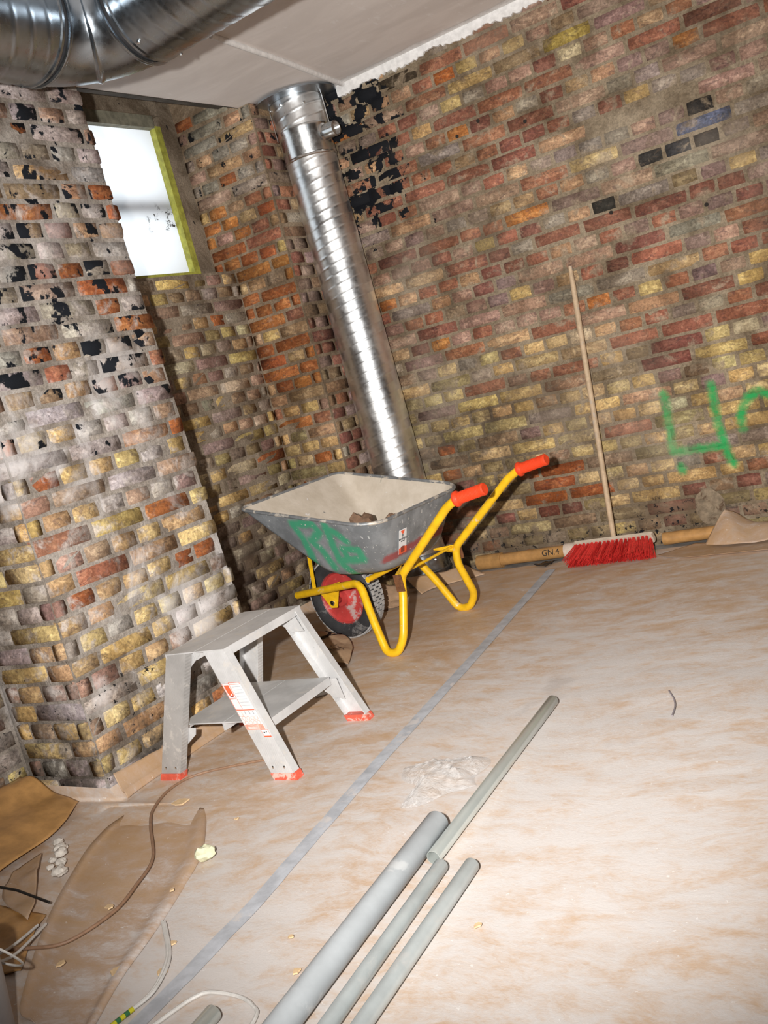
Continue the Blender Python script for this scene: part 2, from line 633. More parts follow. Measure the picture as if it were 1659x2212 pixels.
def lib(mat):
    if mat.name not in LIBS:
        LIBS[mat.name] = ([brick_mesh(SL, BH, 100 + k, mat) for k in range(8)], [brick_mesh(HL, BH, 200 + k, mat) for k in range(8)])
    return LIBS[mat.name]


def jit(c, r, a=0.16):
    k = r.uniform(1 - a, 1 + a)
    return tuple(max(0.004, q * k * r.uniform(0.93, 1.07)) for q in c)


YEL, LYEL, CREAM = (0.66, 0.46, 0.19), (0.70, 0.52, 0.25), (0.62, 0.51, 0.34)
RED, MAR, ORA, RORA = (0.40, 0.17, 0.10), (0.29, 0.12, 0.085), (0.56, 0.22, 0.065), (0.43, 0.14, 0.05)
PINK, GREY, PURP, BROWN, PEACH = (0.45, 0.29, 0.21), (0.38, 0.315, 0.25), (0.32, 0.215, 0.18), (0.33, 0.22, 0.13), (0.55, 0.345, 0.19)
DARK, BLUE, LAV, OLIVE = (0.045, 0.04, 0.036), (0.15, 0.17, 0.25), (0.47, 0.41, 0.385), (0.40, 0.31, 0.15)


def pick(r, table):
    t = r.random() * sum(q[1] for q in table)
    for c, wt in table:
        t -= wt
        if t <= 0:
            return c
    return table[-1][0]


def col_right(u, z, r):
    if u > -1.45 and 1.55 < z < 2.02 and u < -0.72:
        return pick(r, [(PINK, 3), (GREY, 3), (BROWN, 2), (YEL, 1.2), (DARK, 1.4), (MAR, 1.5), (PURP, 1)])
    zz = z + 0.25 * fbm(u, z, 3, 1.5, 2)
    if zz > 2.2:
        return pick(r, [(GREY, 3), (PINK, 3), (PEACH, 2.2), (BROWN, 2), (YEL, 1.2), (RED, 1.6), (ORA, 0.5)] if u < -1.5 else [(PINK, 2.4), (MAR, 3), (PURP, 1.6), (GREY, 2), (BROWN, 2), (RED, 2)])  # darker palette at top right puts flash falloff into the brick colours
    if zz > 1.05:
        return pick(r, [(RED, 4), (PINK, 3.4), (MAR, 2.2), (PEACH, 2.4), (GREY, 1.6), (PURP, 0.9), (YEL, 0.5), (ORA, 0.9)])
    if u < -2.05 and zz < 0.75:
        return pick(r, [(OLIVE, 2), (YEL, 2.4), (BROWN, 2.0), (RORA, 2.4), (MAR, 1.4), (LYEL, 1.6), (PEACH, 1)])
    if zz > 0.25:
        return pick(r, [(YEL, 5), (LYEL, 3.6), (CREAM, 1.2), (PEACH, 1.5), (GREY, 1.5), (PURP, 0.9), (RED, 0.7), (BROWN, 1.0), (OLIVE, 0.7)])
    return pick(r, [(BROWN, 3), (OLIVE, 2), (YEL, 2), (GREY, 2), (MAR, 1.2)])


def col_left(u, z, r):
    if z > 1.25:
        return pick(r, [(LAV, 4.4), (PINK, 2.2), (GREY, 2.5), (RORA, 1.4), (PEACH, 1.5), (PURP, 0.5), (BROWN, 1.2), (RED, 1.0)])
    if z > 0.95:
        return pick(r, [(LAV, 3), (PINK, 2), (LYEL, 1.5), (RORA, 1.0), (PEACH, 1.5), (YEL, 1.5)])
    return pick(r, [(LYEL, 3.6), (YEL, 2.4), (LAV, 2.6), (PINK, 1.6), (PEACH, 1.6), (RED, 1.2), (RORA, 0.7), (PURP, 1.0)])


def col_niche(u, z, r):
    return pick(r, [(GREY, 3), (CREAM, 1.8), (YEL, 1.6), (BROWN, 2.4), (PEACH, 1.3), (PINK, 1.6), (PURP, 1), (OLIVE, 1.6), (RORA, 0.7)])


def col_jamb(u, z, r):
    if z > 2.1:
        return pick(r, [(GREY, 3), (PINK, 2.4), (PEACH, 2.5), (RORA, 1.2)])
    if z > 0.9:
        return pick(r, [(ORA, 4), (RORA, 3.2), (PEACH, 2.4), (YEL, 1.3), (PINK, 1.0), (RED, 1.4)])
    return pick(r, [(YEL, 3), (LYEL, 2), (RORA, 1.8), (PEACH, 1.6), (OLIVE, 1)])


def col_corner(u, z, r):
    if z > 0.7:
        return pick(r, [(MAR, 3.5), (PURP, 3), (BROWN, 2), (GREY, 1.2), (RED, 1)])
    return pick(r, [(MAR, 2), (BROWN, 2), (RORA, 1.5), (OLIVE, 1), (GREY, 1)])


def row_layout(u0, u1, i, r, phase=0.0, irregular=0.14):
    """bricks (centre, length) of course i between u0 and u1"""
    J = 0.009
    step = HL + J
    even = (i % 2 == 0)
    ph = phase + (0.0 if even else step * 0.5)
    if even and (i // 2) % 2:
        ph += step
    out = []
    u = math.floor((u0 - ph) / (2 * step)) * 2 * step + ph
    while u < u1:
        if even:
            seq = [SL] if r.random() > irregular else [HL, HL]
        else:
            seq = [HL, HL] if r.random() > irregular else [SL]
        x = u
        for L in seq:
            a, b = max(x + J / 2, u0), min(x + L + J / 2, u1)
            if b - a > 0.035:
                out.append(((a + b) / 2, b - a))
            x += L + J
        u += 2 * step
    return out


def lay_bricks(wall, O, ud, nd, u0, u1, rows, mat, colfn, seed, proud=(0.0025, 0.0075), phase=0.0, edge=None, skip=None, over=None, keep=None, zoff=0.0, edge0=None):
    r = random.Random(seed)
    O, ud, nd = Vector(O), Vector(ud), Vector(nd)
    rz = math.atan2(ud.y, ud.x)
    S, Hd = lib(mat)
    rest = []
    for i in rows:
        z = ROW0 + (i + 0.5) * ROWH + zoff
        e1 = edge(z) if edge else u1
        e0 = edge0(z) if edge0 else u0
        if edge:
            e1 += r.uniform(-0.010, 0.008)
        for (uc, L) in row_layout(e0, e1, i, r, phase):
            if skip and skip(uc, z, L):
                continue
            dz = r.uniform(-0.003, 0.003) + 0.006 * fbm(uc, i * 0.1, 5, 1.2, 2)
            pr = r.uniform(*proud)
            c = jit(colfn(uc, z, r), r)
            if over:
                for (ou, oz, oc, orc) in over:
                    if abs(uc - ou) < L * 0.5 and abs(z - oz) < ROWH * 0.5:
                        c = oc
                        if orc is not None:
                            pr = orc
            long = L > 0.17
            me = (S if long else Hd)[r.randrange(8)]
            sx = L / (SL if long else HL) * r.uniform(0.965, 1.01)
            sz = r.uniform(0.93, 1.03)
            loc = O + ud * uc + Vector((0, 0, z + dz)) + nd * pr
            tilt = r.uniform(-0.012, 0.012)
            flip = r.random() < 0.5
            if keep is not None and not keep(loc, L):
                rest.append((loc, rz, tilt, sx, sz, me, c))
                continue
            o = bpy.data.objects.new('brick', me)
            COL.objects.link(o)
            o.parent = wall
            o.location = loc
            o.rotation_euler = (0, tilt, rz)
            o.scale = (sx, 1.0, sz)
            o.color = c + (1.0,)
    return rest


def wall_obj(name, mb, mat):
    return tag(mb.build(name, mat, smooth=True, angle=30), kind='structure')


# --- long right-hand wall
mb = MB()
RU0, RU1 = -2.93, 2.6
mb.box((XFAR, YR + 0.012, 0), (RU1, YR + 0.3, 2.8))
rough_face(mb, (RU0, YR, 0), (1, 0, 0), (0, -1, 0), RU1 - RU0, CH + 0.02)
wall_right = wall_obj('wall_right', mb, M_MR)


def keep_right(loc, L):
    return keepset is None or (round(loc.x, 4), round(loc.z, 4)) in keepset


OVER_R = [(-1.407, 1.771, LYEL, 0.006), (-1.963, 2.329, (0.58, 0.42, 0.17), 0.006), (-1.484, 2.253, (0.70, 0.58, 0.36), 0.006), (-1.291, 1.905, (0.035, 0.018, 0.008), -0.012),  # near-black sunken bricks: the shade of missing-brick holes put into colour
          (-0.974, 1.891, (0.03, 0.017, 0.01), -0.012), (-0.925, 1.765, BLUE, 0.006), (-1.10, 1.765, (0.07, 0.07, 0.075), 0.006), (-1.055, 1.696, (0.055, 0.055, 0.06), 0.006),
          (-2.059, 2.383, (0.50, 0.15, 0.04), 0.006), (-1.458, 2.311, (0.50, 0.37, 0.10), 0.006), (-2.204, 2.39, (0.07, 0.05, 0.03), 0.0), (-1.2, 1.70, (0.06, 0.055, 0.05), 0.004),
          (-1.28, 1.76, (0.36, 0.25, 0.21), 0.006), (-1.40, 0.836, (0.24, 0.08, 0.06), 0.006), (-1.30, 0.90, (0.27, 0.10, 0.075), 0.006), (-1.85, 0.43, (0.40, 0.115, 0.035), 0.006),
          (-2.0, 0.37, (0.38, 0.11, 0.04), 0.006), (-1.9, 0.30, (0.42, 0.13, 0.045), 0.006), (-2.12, 0.30, (0.42, 0.12, 0.03), 0.006), (-2.05, 0.23, (0.25, 0.08, 0.05), 0.006)]
# the bricks that show largest are separate parts, the rest one joined part
cand = []


def cand_fn(loc, L):
    q = loc - CAMPOS
    d = q.dot(fw)
    x, y = q.dot(rt) / d * 2150, q.dot(up) / d * 2150
    vis = abs(x) < 845 and abs(y) < 1120 and loc.x > -2.66
    cand.append((L / (d * d) if vis else 0.0, (round(loc.x, 4), round(loc.z, 4))))
    return False


rows_all = range(0, 38)
RP = -1.447
rest = lay_bricks(wall_right, (0, YR, 0), (1, 0, 0), (0, -1, 0), RU0 + 0.02, RU1, rows_all, M_BR, col_right, 11, phase=RP, over=OVER_R, keep=cand_fn)
cand.sort(reverse=True)
keepset = set(k for a, k in cand[:300] if a > 0)
rest = lay_bricks(wall_right, (0, YR, 0), (1, 0, 0), (0, -1, 0), RU0 + 0.02, RU1, rows_all, M_BR, col_right, 11, phase=RP, over=OVER_R, keep=keep_right)
vs, fs, cs = [], [], []
for (loc, rz, tilt, sx, sz, me, c) in rest:
    b = len(vs)
    for v in me.vertices:
        vs.append((loc.x + v.co.x * sx, loc.y + v.co.y, loc.z + v.co.z * sz - v.co.x * tilt))
        cs += [c[0], c[1], c[2], 1.0]
    for p_ in me.polygons:
        fs.append(tuple(b + k for k in p_.vertices))
me = bpy.data.meshes.new('bricks')
me.from_pydata(vs, [], fs)
me.materials.append(M_BRS)
ca = me.color_attributes.new('Col', 'FLOAT_COLOR', 'POINT')
ca.data.foreach_set('color', cs)
me.polygons.foreach_set('use_smooth', [True] * len(fs))
o = bpy.data.objects.new('bricks', me)
COL.objects.link(o)
o.parent = wall_right
tag(o, kind='stuff')


# --- near pier on the left
def e1(z):
    return 2.785 - 0.033 * z


mb = MB()
mb.hexa([(-3.7, Y1, 0), (XA - 0.006, Y1 + 0.006, 0), (XA - 0.006, e1(0) - 0.004, 0), (-3.7, e1(0) - 0.004, 0),
         (-3.7, Y1, 2.8), (XA - 0.006, Y1 + 0.006, 2.8), (XA - 0.006, e1(2.8) - 0.004, 2.8), (-3.7, e1(2.8) - 0.004, 2.8)])
rough_face(mb, (XA, Y1 + 0.002, 0), (0, 1, 0), (1, 0, 0), e1(2.6) - 0.006 - Y1, 2.7)
wall_left = wall_obj('wall_left', mb, M_ML)
lay_bricks(wall_left, (XA, 0, 0), (0, 1, 0), (1, 0, 0), Y1 + 0.004, Y2, range(0, 38), M_BL, col_left, 21, proud=(0.0015, 0.006), phase=Y1, edge=e1, zoff=0.01)
lay_bricks(wall_left, (0, Y1, 0), (1, 0, 0), (0, -1, 0), -2.985, XA - 0.004, range(0, 38), M_BL, col_left, 22, proud=(0.001, 0.005), phase=XA, zoff=0.01)

# --- wall left of the near pier
mb = MB()
mb.box((-3.7, YMIN, 0), (-3.0, Y1 - 0.001, 2.8))
wall_near = wall_obj('wall_left_near', mb, M_ML)
lay_bricks(wall_near, (-3.0, 0, 0), (0, 1, 0), (1, 0, 0), 0.9, Y1 - 0.01, range(0, 20), M_BL, col_left, 23, proud=(0.001, 0.006))

# --- back of the window niche
SILL = 1.795
mb = MB()
mb.box((-3.7, Y2 - 0.1, 0), (XN, Y3 + 0.05, SILL - 0.004))
mb.box((-3.7, 3.99, SILL - 0.004), (XW, Y3 + 0.05, 2.8))
mb.box((-3.7, Y2 - 0.1, SILL - 0.004), (XW, 3.06, 2.8))
mb.box((-3.7, 3.06, 2.61), (XW + 0.012, 3.99, 2.8))
rough_face(mb, (XN + 0.002, Y2 - 0.06, 0), (0, 1, 0), (1, 0, 0), Y3 - Y2 + 0.06, SILL)
wall_window = wall_obj('wall_window', mb, M_MN)
lay_bricks(wall_window, (XN, 0, 0), (0, 1, 0), (1, 0, 0), Y2 - 0.04, Y3 - 0.006, range(0, 27), M_BN, col_niche, 31, proud=(0.002, 0.008), phase=Y3)

# --- corner pier with its orange flank
mb = MB()
mb.box((-3.7, Y3, 0), (XC - 0.003, YR + 0.02, 2.8))
rough_face(mb, (XC, Y3, 0), (0, 1, 0), (1, 0, 0), YR - Y3, 2.6)
rough_face(mb, (XW - 0.05, Y3 - 0.002, 0), (1, 0, 0), (0, -1, 0), XC - XW + 0.05, 2.7)
wall_corner = wall_obj('wall_corner', mb, M_MC)
lay_bricks(wall_corner, (0, Y3, 0), (1, 0, 0), (0, -1, 0), XN - 0.12, XC - 0.003, range(0, 39), M_BC, col_jamb, 41, proud=(0.004, 0.009), phase=XC,
           edge0=lambda z: XN + 0.004 if z < SILL else XN - 0.12)
lay_bricks(wall_corner, (XC, 0, 0), (0, 1, 0), (1, 0, 0), Y3 + 0.006, YR - 0.008, range(0, 38), M_BC, col_corner, 42, proud=(0.003, 0.008), phase=Y3)

# ragged white plaster band where ceiling and long wall meet
r = random.Random(5)
vs, fs = [], []
nb = 420
for i in range(nb + 1):
    u = -2.62 + (2.6 + 2.62) * i / nb
    d = 0.035 + 0.022 * fbm(u, 0, 0, 6, 2) + 0.022 * abs(fbm(u, 3, 0, 30, 3)) + r.uniform(0, 0.012)
    y = YR - 0.014
    vs += [(u, y, CH), (u, y, CH - d), (u, YR + 0.004, CH - d - 0.002), (u, y - 0.05 - 0.05 * abs(fbm(u, 7, 0, 5, 2)), CH - 0.0015)]
for i in range(nb):
    a, b = i * 4, i * 4 + 4
    fs += [(a, a + 1, b + 1, b), (a + 1, a + 2, b + 2, b + 1), (a + 3, a, b, b + 3)]
MB().add(vs, fs).build('plaster_edge', M_PLASTER, ceiling)
# bead over the board joint and the joint filler
mb = MB().tube([(-2.40, 3.25, CH - 0.006), (-2.47, 3.8, CH - 0.008), (-2.57, 4.42, CH - 0.007)], 0.012, 10)
tag(mb.build('trim_1', M_PLASTER, smooth=True), kind='structure')
# lip of broken board along the niche
vs, fs = [], []
for i in range(121):
    y = YMIN + (YR - YMIN) * i / 120
    x = -2.985 + 0.012 * fbm(y, 1, 0, 6, 3)
    vs += [(x, y, CH - 0.003), (x, y, CH + 0.034), (x - 0.012, y, CH + 0.02)]
for i in range(120):
    a, b = 3 * i, 3 * i + 3
    fs += [(a, a + 2, b + 2, b), (a + 2, a + 1, b + 1, b + 2)]
MB().add(vs, fs).build('board_lip', M_DARKWOOD, ceiling)

# ---------------------------------------------------------------- window
n = N('window_film')
p = n.pos()
tr = n.node('ShaderNodeBsdfTranslucent')
df = n.node('ShaderNodeBsdfDiffuse')
s = n.sep(p)
dirt = n.rng(n.noise(p, 22, 6, 0.7), 0.70, 0.74)
dirt2 = n.math('MULTIPLY', n.rng(n.noise(p, 18, 6, 0.7), 0.57, 0.61), n.math('MULTIPLY', n.rng(s[2], 2.02, 2.07), n.rng(s[2], 2.20, 2.13)))
dirt2 = n.math('MULTIPLY', dirt2, n.rng(s[1], 3.72, 3.80))
dirt = n.math('MAXIMUM', dirt, dirt2)
fc = n.mix(dirt, (0.93, 0.93, 0.93), (0.06, 0.05, 0.04))
n.link(fc, tr.inputs[0])
n.link(fc, df.inputs[0])
mx = n.node('ShaderNodeMixShader')
mx.inputs[0].default_value = 0.2
n.link(tr.outputs[0], mx.inputs[1])
n.link(df.outputs[0], mx.inputs[2])
n.link(mx.outputs[0], n.t.nodes['Material Output'].inputs[0])
M_FILM = n.mat
M_YELFRAME = simple('yellow_frame_paint', (0.36, 0.36, 0.06), 0.6, var=0.3, scale=25, bump=0.15, dirt=(0.16, 0.15, 0.08), dirt_thr=0.62)
win = tag(MB().box((XW - 0.045, 3.06, SILL - 0.03), (XW - 0.035, 3.99, 2.62)).build('window_1', M_FILM), kind='structure')
fr = MB().box((XW - 0.033, 3.945, SILL - 0.01), (XW + 0.004, 3.988, 2.56))
fr.build('frame_side', M_YELFRAME, win)
MB().box((XW - 0.033, 3.06, SILL - 0.004), (XW + 0.01, 3.945, SILL + 0.036)).build('frame_sill', M_YELFRAME, win)
MB().box((XW - 0.033, 3.06, 2.55), (XW + 0.006, 3.945, 2.61)).build('frame_head', simple('grey_frame', (0.20, 0.19, 0.14), 0.8, var=0.35, scale=20, bump=0.2), win)
M_BAR = simple('window_bar', (0.10, 0.14, 0.22), 0.5)
MB().box((XW - 0.11, 3.0, 2.14), (XW - 0.07, 4.05, 2.20)).build('glazing_bar', M_BAR, win)

# ---------------------------------------------------------------- metal ducts
def metal_mat(name, col, rough, dirt=0.0, streak=True):
    n = N(name)
    p = n.obj()
    a = n.noise(p, 7, 5, 0.6)
    v = n.voro(p, 55)
    c = n.mix(n.rng(a, 0.3, 0.7), tuple(q * 0.85 for q in col), tuple(min(1, q * 1.12) for q in col))
    rg = n.math('ADD', n.rng(a, 0.3, 0.7, rough - 0.05, rough + 0.07), n.math('MULTIPLY', v, 0.08))
    n.bump(n.noise(p, 18, 3), 0.04, 0.004)
    return n.out(c, rg, 1.0)


M_ZINC = metal_mat('galvanised_steel', (0.88, 0.91, 0.93), 0.31)
M_ZINC2 = metal_mat('duct_steel_dark', (0.40, 0.45, 0.50), 0.24)
M_STEEL = metal_mat('bright_steel', (0.72, 0.73, 0.73), 0.18)


def spiral(path_fn, length, R, pitch=0.050, starts=3, seg=72, rib=0.0017, step=0.0042):
    """spiral duct: path_fn(t) -> (centre, n1, n2); ribs wind around"""
    n = int(length / step)
    vs, fs = [], []
    for i in range(n + 1):
        t = length * i / n
        c, n1, n2 = path_fn(t)
        for k in range(seg):
            an = 2 * math.pi * k / seg
            ph = (t / pitch - starts * an / (2 * math.pi)) % 1.0
            d = min(ph, 1 - ph) * pitch
            rr = R + rib * math.exp(-(d / 0.0036) ** 2)
            vs.append(c + (n1 * math.cos(an) + n2 * math.sin(an)) * rr)
    for i in range(n):
        for k in range(seg):
            k2 = (k + 1) % seg
            fs.append((i * seg + k, i * seg + k2, (i + 1) * seg + k2, (i + 1) * seg + k))
    return vs, fs


duct = thing('vertical_duct', 'tall spiral galvanised duct standing in the corner from floor to ceiling', 'duct', (-2.735, 4.296, 0))
DR = 0.127


def duct_c(z):
    return Vector((-0.052 * z / 2.5, 0.004 * z, z))


ax = (duct_c(2.5) - duct_c(0)).normalized()
dn1 = Vector((1, 0, 0))
dn1 = (dn1 - ax * dn1.dot(ax)).normalized()
dn2 = ax.cross(dn1)
vs, fs = spiral(lambda t: (duct_c(0.15 + t), dn1, dn2), 2.06, DR)
MB().add(vs, fs).build('duct_body', M_ZINC, duct, smooth=True, angle=60)
b = MB().lathe([(DR + 0.006, 0.006), (DR + 0.006, 0.05), (DR + 0.010, 0.055), (DR + 0.010, 0.062), (DR + 0.005, 0.066), (DR + 0.005, 0.155), (DR + 0.001, 0.158)], duct_c(0), ax, 64)
b.build('bottom_coupling', M_ZINC2, duct, smooth=True)
b = MB().lathe([(DR + 0.001, 2.195), (DR + 0.006, 2.20), (DR + 0.006, 2.205), (DR + 0.002, 2.21), (DR + 0.003, 2.215), (DR + 0.003, 2.325), (DR + 0.007, 2.335), (DR + 0.007, 2.345), (DR + 0.001, 2.35)], duct_c(0), ax, 64, cap=False)
b.build('damper_collar', M_STEEL, duct, smooth=True)
vs, fs = spiral(lambda t: (duct_c(2.345 + t), dn1, dn2), 0.155, DR + 0.002, rib=0.002)
MB().add(vs, fs).build('upper_sleeve', M_ZINC, duct, smooth=True, angle=60)
b = MB().lathe([(DR + 0.004, 2.488), (DR + 0.082, 2.493), (DR + 0.082, 2.502), (DR + 0.004, 2.506)], duct_c(0), ax, 64, cap=False)
b.build('ceiling_flange', M_ZINC2, duct, smooth=True)
c0 = duct_c(2.30)
b = MB().lathe([(0.045, 0.112), (0.045, 0.13), (0.036, 0.134), (0.036, 0.20), (0.030, 0.20), (0.030, 0.185)], c0, (0.97, -0.10, -0.05), 28)
b.build('damper_stub', M_STEEL, duct, smooth=True)
for k, (an, zz) in enumerate([(-2.4, 2.47), (-1.6, 2.46), (-0.7, 2.44), (-2.9, 2.235), (-0.5, 0.12), (-0.35, 0.03), (-1.0, 0.1)]):
    d = dn1 * math.cos(an) + dn2 * math.sin(an)
    MB().lathe([(0.006, 0), (0.006, 0.005), (0.003, 0.007)], duct_c(zz) + d * (DR + 0.004), d, 8).build('screw', M_STEEL, duct)
for an in (0.25, -2.75):
    d = dn1 * math.cos(an) + dn2 * math.sin(an)
    MB().tube([duct_c(2.33) + d * (DR + 0.012), duct_c(2.505) + d * (DR + 0.012)], 0.003, 8).build('hanger_rod', M_STEEL, duct)

# ceiling duct with elbow
CR, CZ = 0.16, 2.32
CX, CY = -2.2418, 2.4205
cd_ = thing('ceiling_duct', 'large spiral duct with an elbow hung below the ceiling', 'duct', (CX, CY, CZ))
ER = 0.215
zup = Vector((0, 0, 1))
# left leg runs along Y towards the camera, right leg along X
vs, fs = spiral(lambda t: (Vector((0, -ER - 0.03 - t, 0)), Vector((1, 0, 0)), zup), 2.2, CR, 0.06, 3, 72, 0.0022, 0.006)
MB().add(vs, fs).build('duct_run_left', M_ZINC2, cd_, smooth=True, angle=60)
vs, fs = spiral(lambda t: (Vector((ER + 0.03 + t, 0, 0)), Vector((0, 1, 0)), zup), 4.2, CR, 0.06, 3, 72, 0.0022, 0.008)
MB().add(vs, fs).build('duct_run_right', M_ZINC2, cd_, smooth=True, angle=60)
vs, fs = [], []
ns, seg = 40, 72
for i in range(ns + 1):
    th = (math.pi / 2) * i / ns
    c = Vector((ER - ER * math.cos(th), -ER + ER * math.sin(th), 0))
    rad = Vector((-math.cos(th), math.sin(th), 0))
    rr = CR - 0.004 + 0.006 * math.exp(-((th - math.pi / 4) * ER / 0.005) ** 2)
    for k in range(seg):
        an = 2 * math.pi * k / seg
        vs.append(c + (rad * math.cos(an) + zup * math.sin(an)) * rr)
for i in range(ns):
    for k in range(seg):
        k2 = (k + 1) % seg
        fs.append((i * seg + k, i * seg + k2, (i + 1) * seg + k2, (i + 1) * seg + k))
MB().add(vs, fs).build('elbow', M_ZINC2, cd_, smooth=True, angle=60)
M_RUB = simple('rubber_gasket', (0.02, 0.02, 0.022), 0.6)
for (o_, a_) in (((0, -ER, 0), (0, -1, 0)), ((ER, 0, 0), (1, 0, 0))):
    MB().lathe([(CR - 0.003, -0.004), (CR + 0.004, -0.003), (CR + 0.006, 0.002), (CR + 0.004, 0.008), (CR - 0.002, 0.010)], o_, a_, 72, cap=False).build('elbow_rim', M_ZINC2, cd_, smooth=True)
    MB().lathe([(CR - 0.004, 0.008), (CR - 0.004, 0.030)], o_, a_, 72, cap=False).build('gasket', M_RUB, cd_, smooth=True)
    MB().lathe([(CR - 0.003, 0.026), (CR + 0.005, 0.028), (CR + 0.005, 0.036), (CR - 0.001, 0.040)], o_, a_, 72, cap=False).build('run_rim', M_ZINC2, cd_, smooth=True)
for (q, an) in (((0, -ER - 0.055, 0), -1.9), ((ER + 0.055, 0, 0), -2.2), ((ER + 0.06, 0, 0), -1.1)):
    q = Vector(q)
    d = (Vector((1, 0, 0)) if abs(q.x) < 1e-6 else Vector((0, 1, 0))) * math.cos(an) + zup * math.sin(an)
    MB().lathe([(0.006, 0), (0.006, 0.005), (0.003, 0.007)], q + d * (CR + 0.001), d, 8).build('screw', M_STEEL, cd_)
# straps up to the ceiling
for xx in (0.9, 2.6):
    MB().box((xx - 0.012, -0.002, CR - 0.005), (xx + 0.012, 0.002, CH - CZ)).build('hanger_strap', M_STEEL, cd_)
MB().box((-0.012, -1.302, CR - 0.005), (0.012, -1.298, CH - CZ)).build('hanger_strap', M_STEEL, cd_)

# ---------------------------------------------------------------- floor coverings
def tape_x(y):
    pts = [(-0.5, -1.55), (1.236, -1.614), (1.516, -1.639), (2.246, -1.742), (2.986, -1.834), (4.30, -2.01)]
    for (a, b) in zip(pts, pts[1:]):
        if y <= b[0] or b is pts[-1]:
            t = (y - a[0]) / (b[0] - a[0])
            return a[1] + (b[1] - a[1]) * t


def wrinkle(x, y):
    return 0.0022 * fbm(x, y, 0, 5, 2) + 0.0016 * (1 - abs(fbm(x * 0.6, y * 1.8, 4, 4, 2)) * 4 if abs(fbm(x * 0.6, y * 1.8, 4, 4, 2)) < 0.25 else 0)


def curl(x, y):
    """paper turned up against the brickwork"""
    z = 0.0
    def up_(d, h, wd=0.055):
        return h * (1 - d / wd) ** 2 if 0 <= d < wd else (h if d < 0 else 0.0)
    if Y1 - 0.02 < y < e1(0) + 0.0:
        z = max(z, up_(x - XA - 0.012, 0.045 + 0.02 * fbm(y, 2, 0, 6, 2)))
    if y >= e1(0):
        z = max(z, up_(x - XN - 0.014, 0.05))
    if y <= Y1 and x < XA + 0.02:
        z = max(z, up_(x + 3.0 - 0.012, 0.075 + 0.03 * fbm(y, 5, 0, 4, 2), 0.09))
        z = max(z, up_(Y1 - 0.012 - y, 0.045))
    return z


def sheet(name, label, x0f, x1f, ya, yb, mat, step=0.035, base=0.004, inside=None):
    ny = int((yb - ya) / step)
    vs, fs, idx = [], [], {}
    xs_n = 80
    rows = []
    for j in range(ny + 1):
        y = ya + (yb - ya) * j / ny
        a, b = x0f(y), x1f(y)
        nx = xs_n
        row = []
        for i in range(nx + 1):
            t = i / nx
            x = a + (b - a) * t
            row.append(len(vs))
            vs.append((x, y, base + wrinkle(x, y) + curl(x, y)))
        rows.append(row)
    for j in range(ny):
        for i in range(xs_n):
            fs.append((rows[j][i], rows[j][i + 1], rows[j + 1][i + 1], rows[j + 1][i]))
    o = MB().add(vs, fs).build(name, mat, smooth=True, angle=80)
    return tag(o, label, 'floor paper')


def left_lim(y):
    if y < Y1 - 0.012:
        return -2.988
    if y < e1(0) + 0.005:
        return XA + 0.012
    return XN + 0.014


sheet('floor_paper', 'tan protective paper sheet covering the floor right of the tape', lambda y: tape_x(y), lambda y: 2.55, -1.85, YR - 0.10, M_PAPER)
sheet('floor_paper', 'tan protective paper sheet from the tape to the left brick pier', left_lim, lambda y: tape_x(y) + 0.02, -1.85, YR - 0.115, M_PAPER, base=0.0045)

M_TAPE = simple('grey_tape', (0.47, 0.49, 0.53), 0.6, var=0.18, scale=16, bump=0.1, dirt=(0.62, 0.59, 0.58), dirt_thr=0.57)
vs, fs = [], []
nt = 150
for i in range(nt + 1):
    y = -0.2 + (4.20 + 0.2) * i / nt
    for k in range(5):
        x = tape_x(y) + (k - 2) * 0.0115 + 0.002 * fbm(y, 1, 0, 3, 2)
        vs.append((x, y, 0.0085 + max(0, wrinkle(x, y)) + (0.0 if k not in (0, 4) else -0.0008)))
for i in range(nt):
    for k in range(4):
        a = i * 5 + k
        fs.append((a, a + 1, a + 6, a + 5))
tag(MB().add(vs, fs).build('floor_tape', M_TAPE, smooth=True), 'long strip of grey tape running across the floor paper', 'tape')


def strip_sheet(name, label, left, right, mat, nu=40, nv=24, h=None, cat='floor paper', group=None, parent=None):
    """sheet of paper spanned between two edge lines, with its own folds"""
    L, R = smoothpath([p if len(p) == 3 else (p[0], p[1], 0) for p in left], 10), smoothpath([p if len(p) == 3 else (p[0], p[1], 0) for p in right], 10)
    def at(P, t):
        q = t * (len(P) - 1)
        i = min(int(q), len(P) - 2)
        return P[i].lerp(P[i + 1], q - i)
    vs, fs = [], []
    for j in range(nu + 1):
        t = j / nu
        a, b = at(L, t), at(R, t)
        for i in range(nv + 1):
            s_ = i / nv
            p = a.lerp(b, s_)
            z = p.z + (h(s_, t, p) if h else 0.0)
            vs.append((p.x, p.y, z))
    for j in range(nu):
        for i in range(nv):
            a = j * (nv + 1) + i
            fs.append((a, a + 1, a + nv + 2, a + nv + 1))
    o = MB().add(vs, fs).build(name, mat, parent, smooth=True, angle=80)
    md = o.modifiers.new('thick', 'SOLIDIFY')
    md.thickness = 0.0012
    md.offset = 1
    if label:
        tag(o, label, cat, group)
    return o


def fold_edge(s_, t, p):
    z = 0.008 + 0.005 * fbm(p.x, p.y, 2, 5, 2) - 0.010 * max(0.0, 1 - t / 0.12)
    if s_ > 0.86:
        q = (s_ - 0.86) / 0.14
        z += 0.007 * math.sin(q * math.pi)
    if s_ < 0.06:
        z += 0.010 * (1 - s_ / 0.06)
    return z


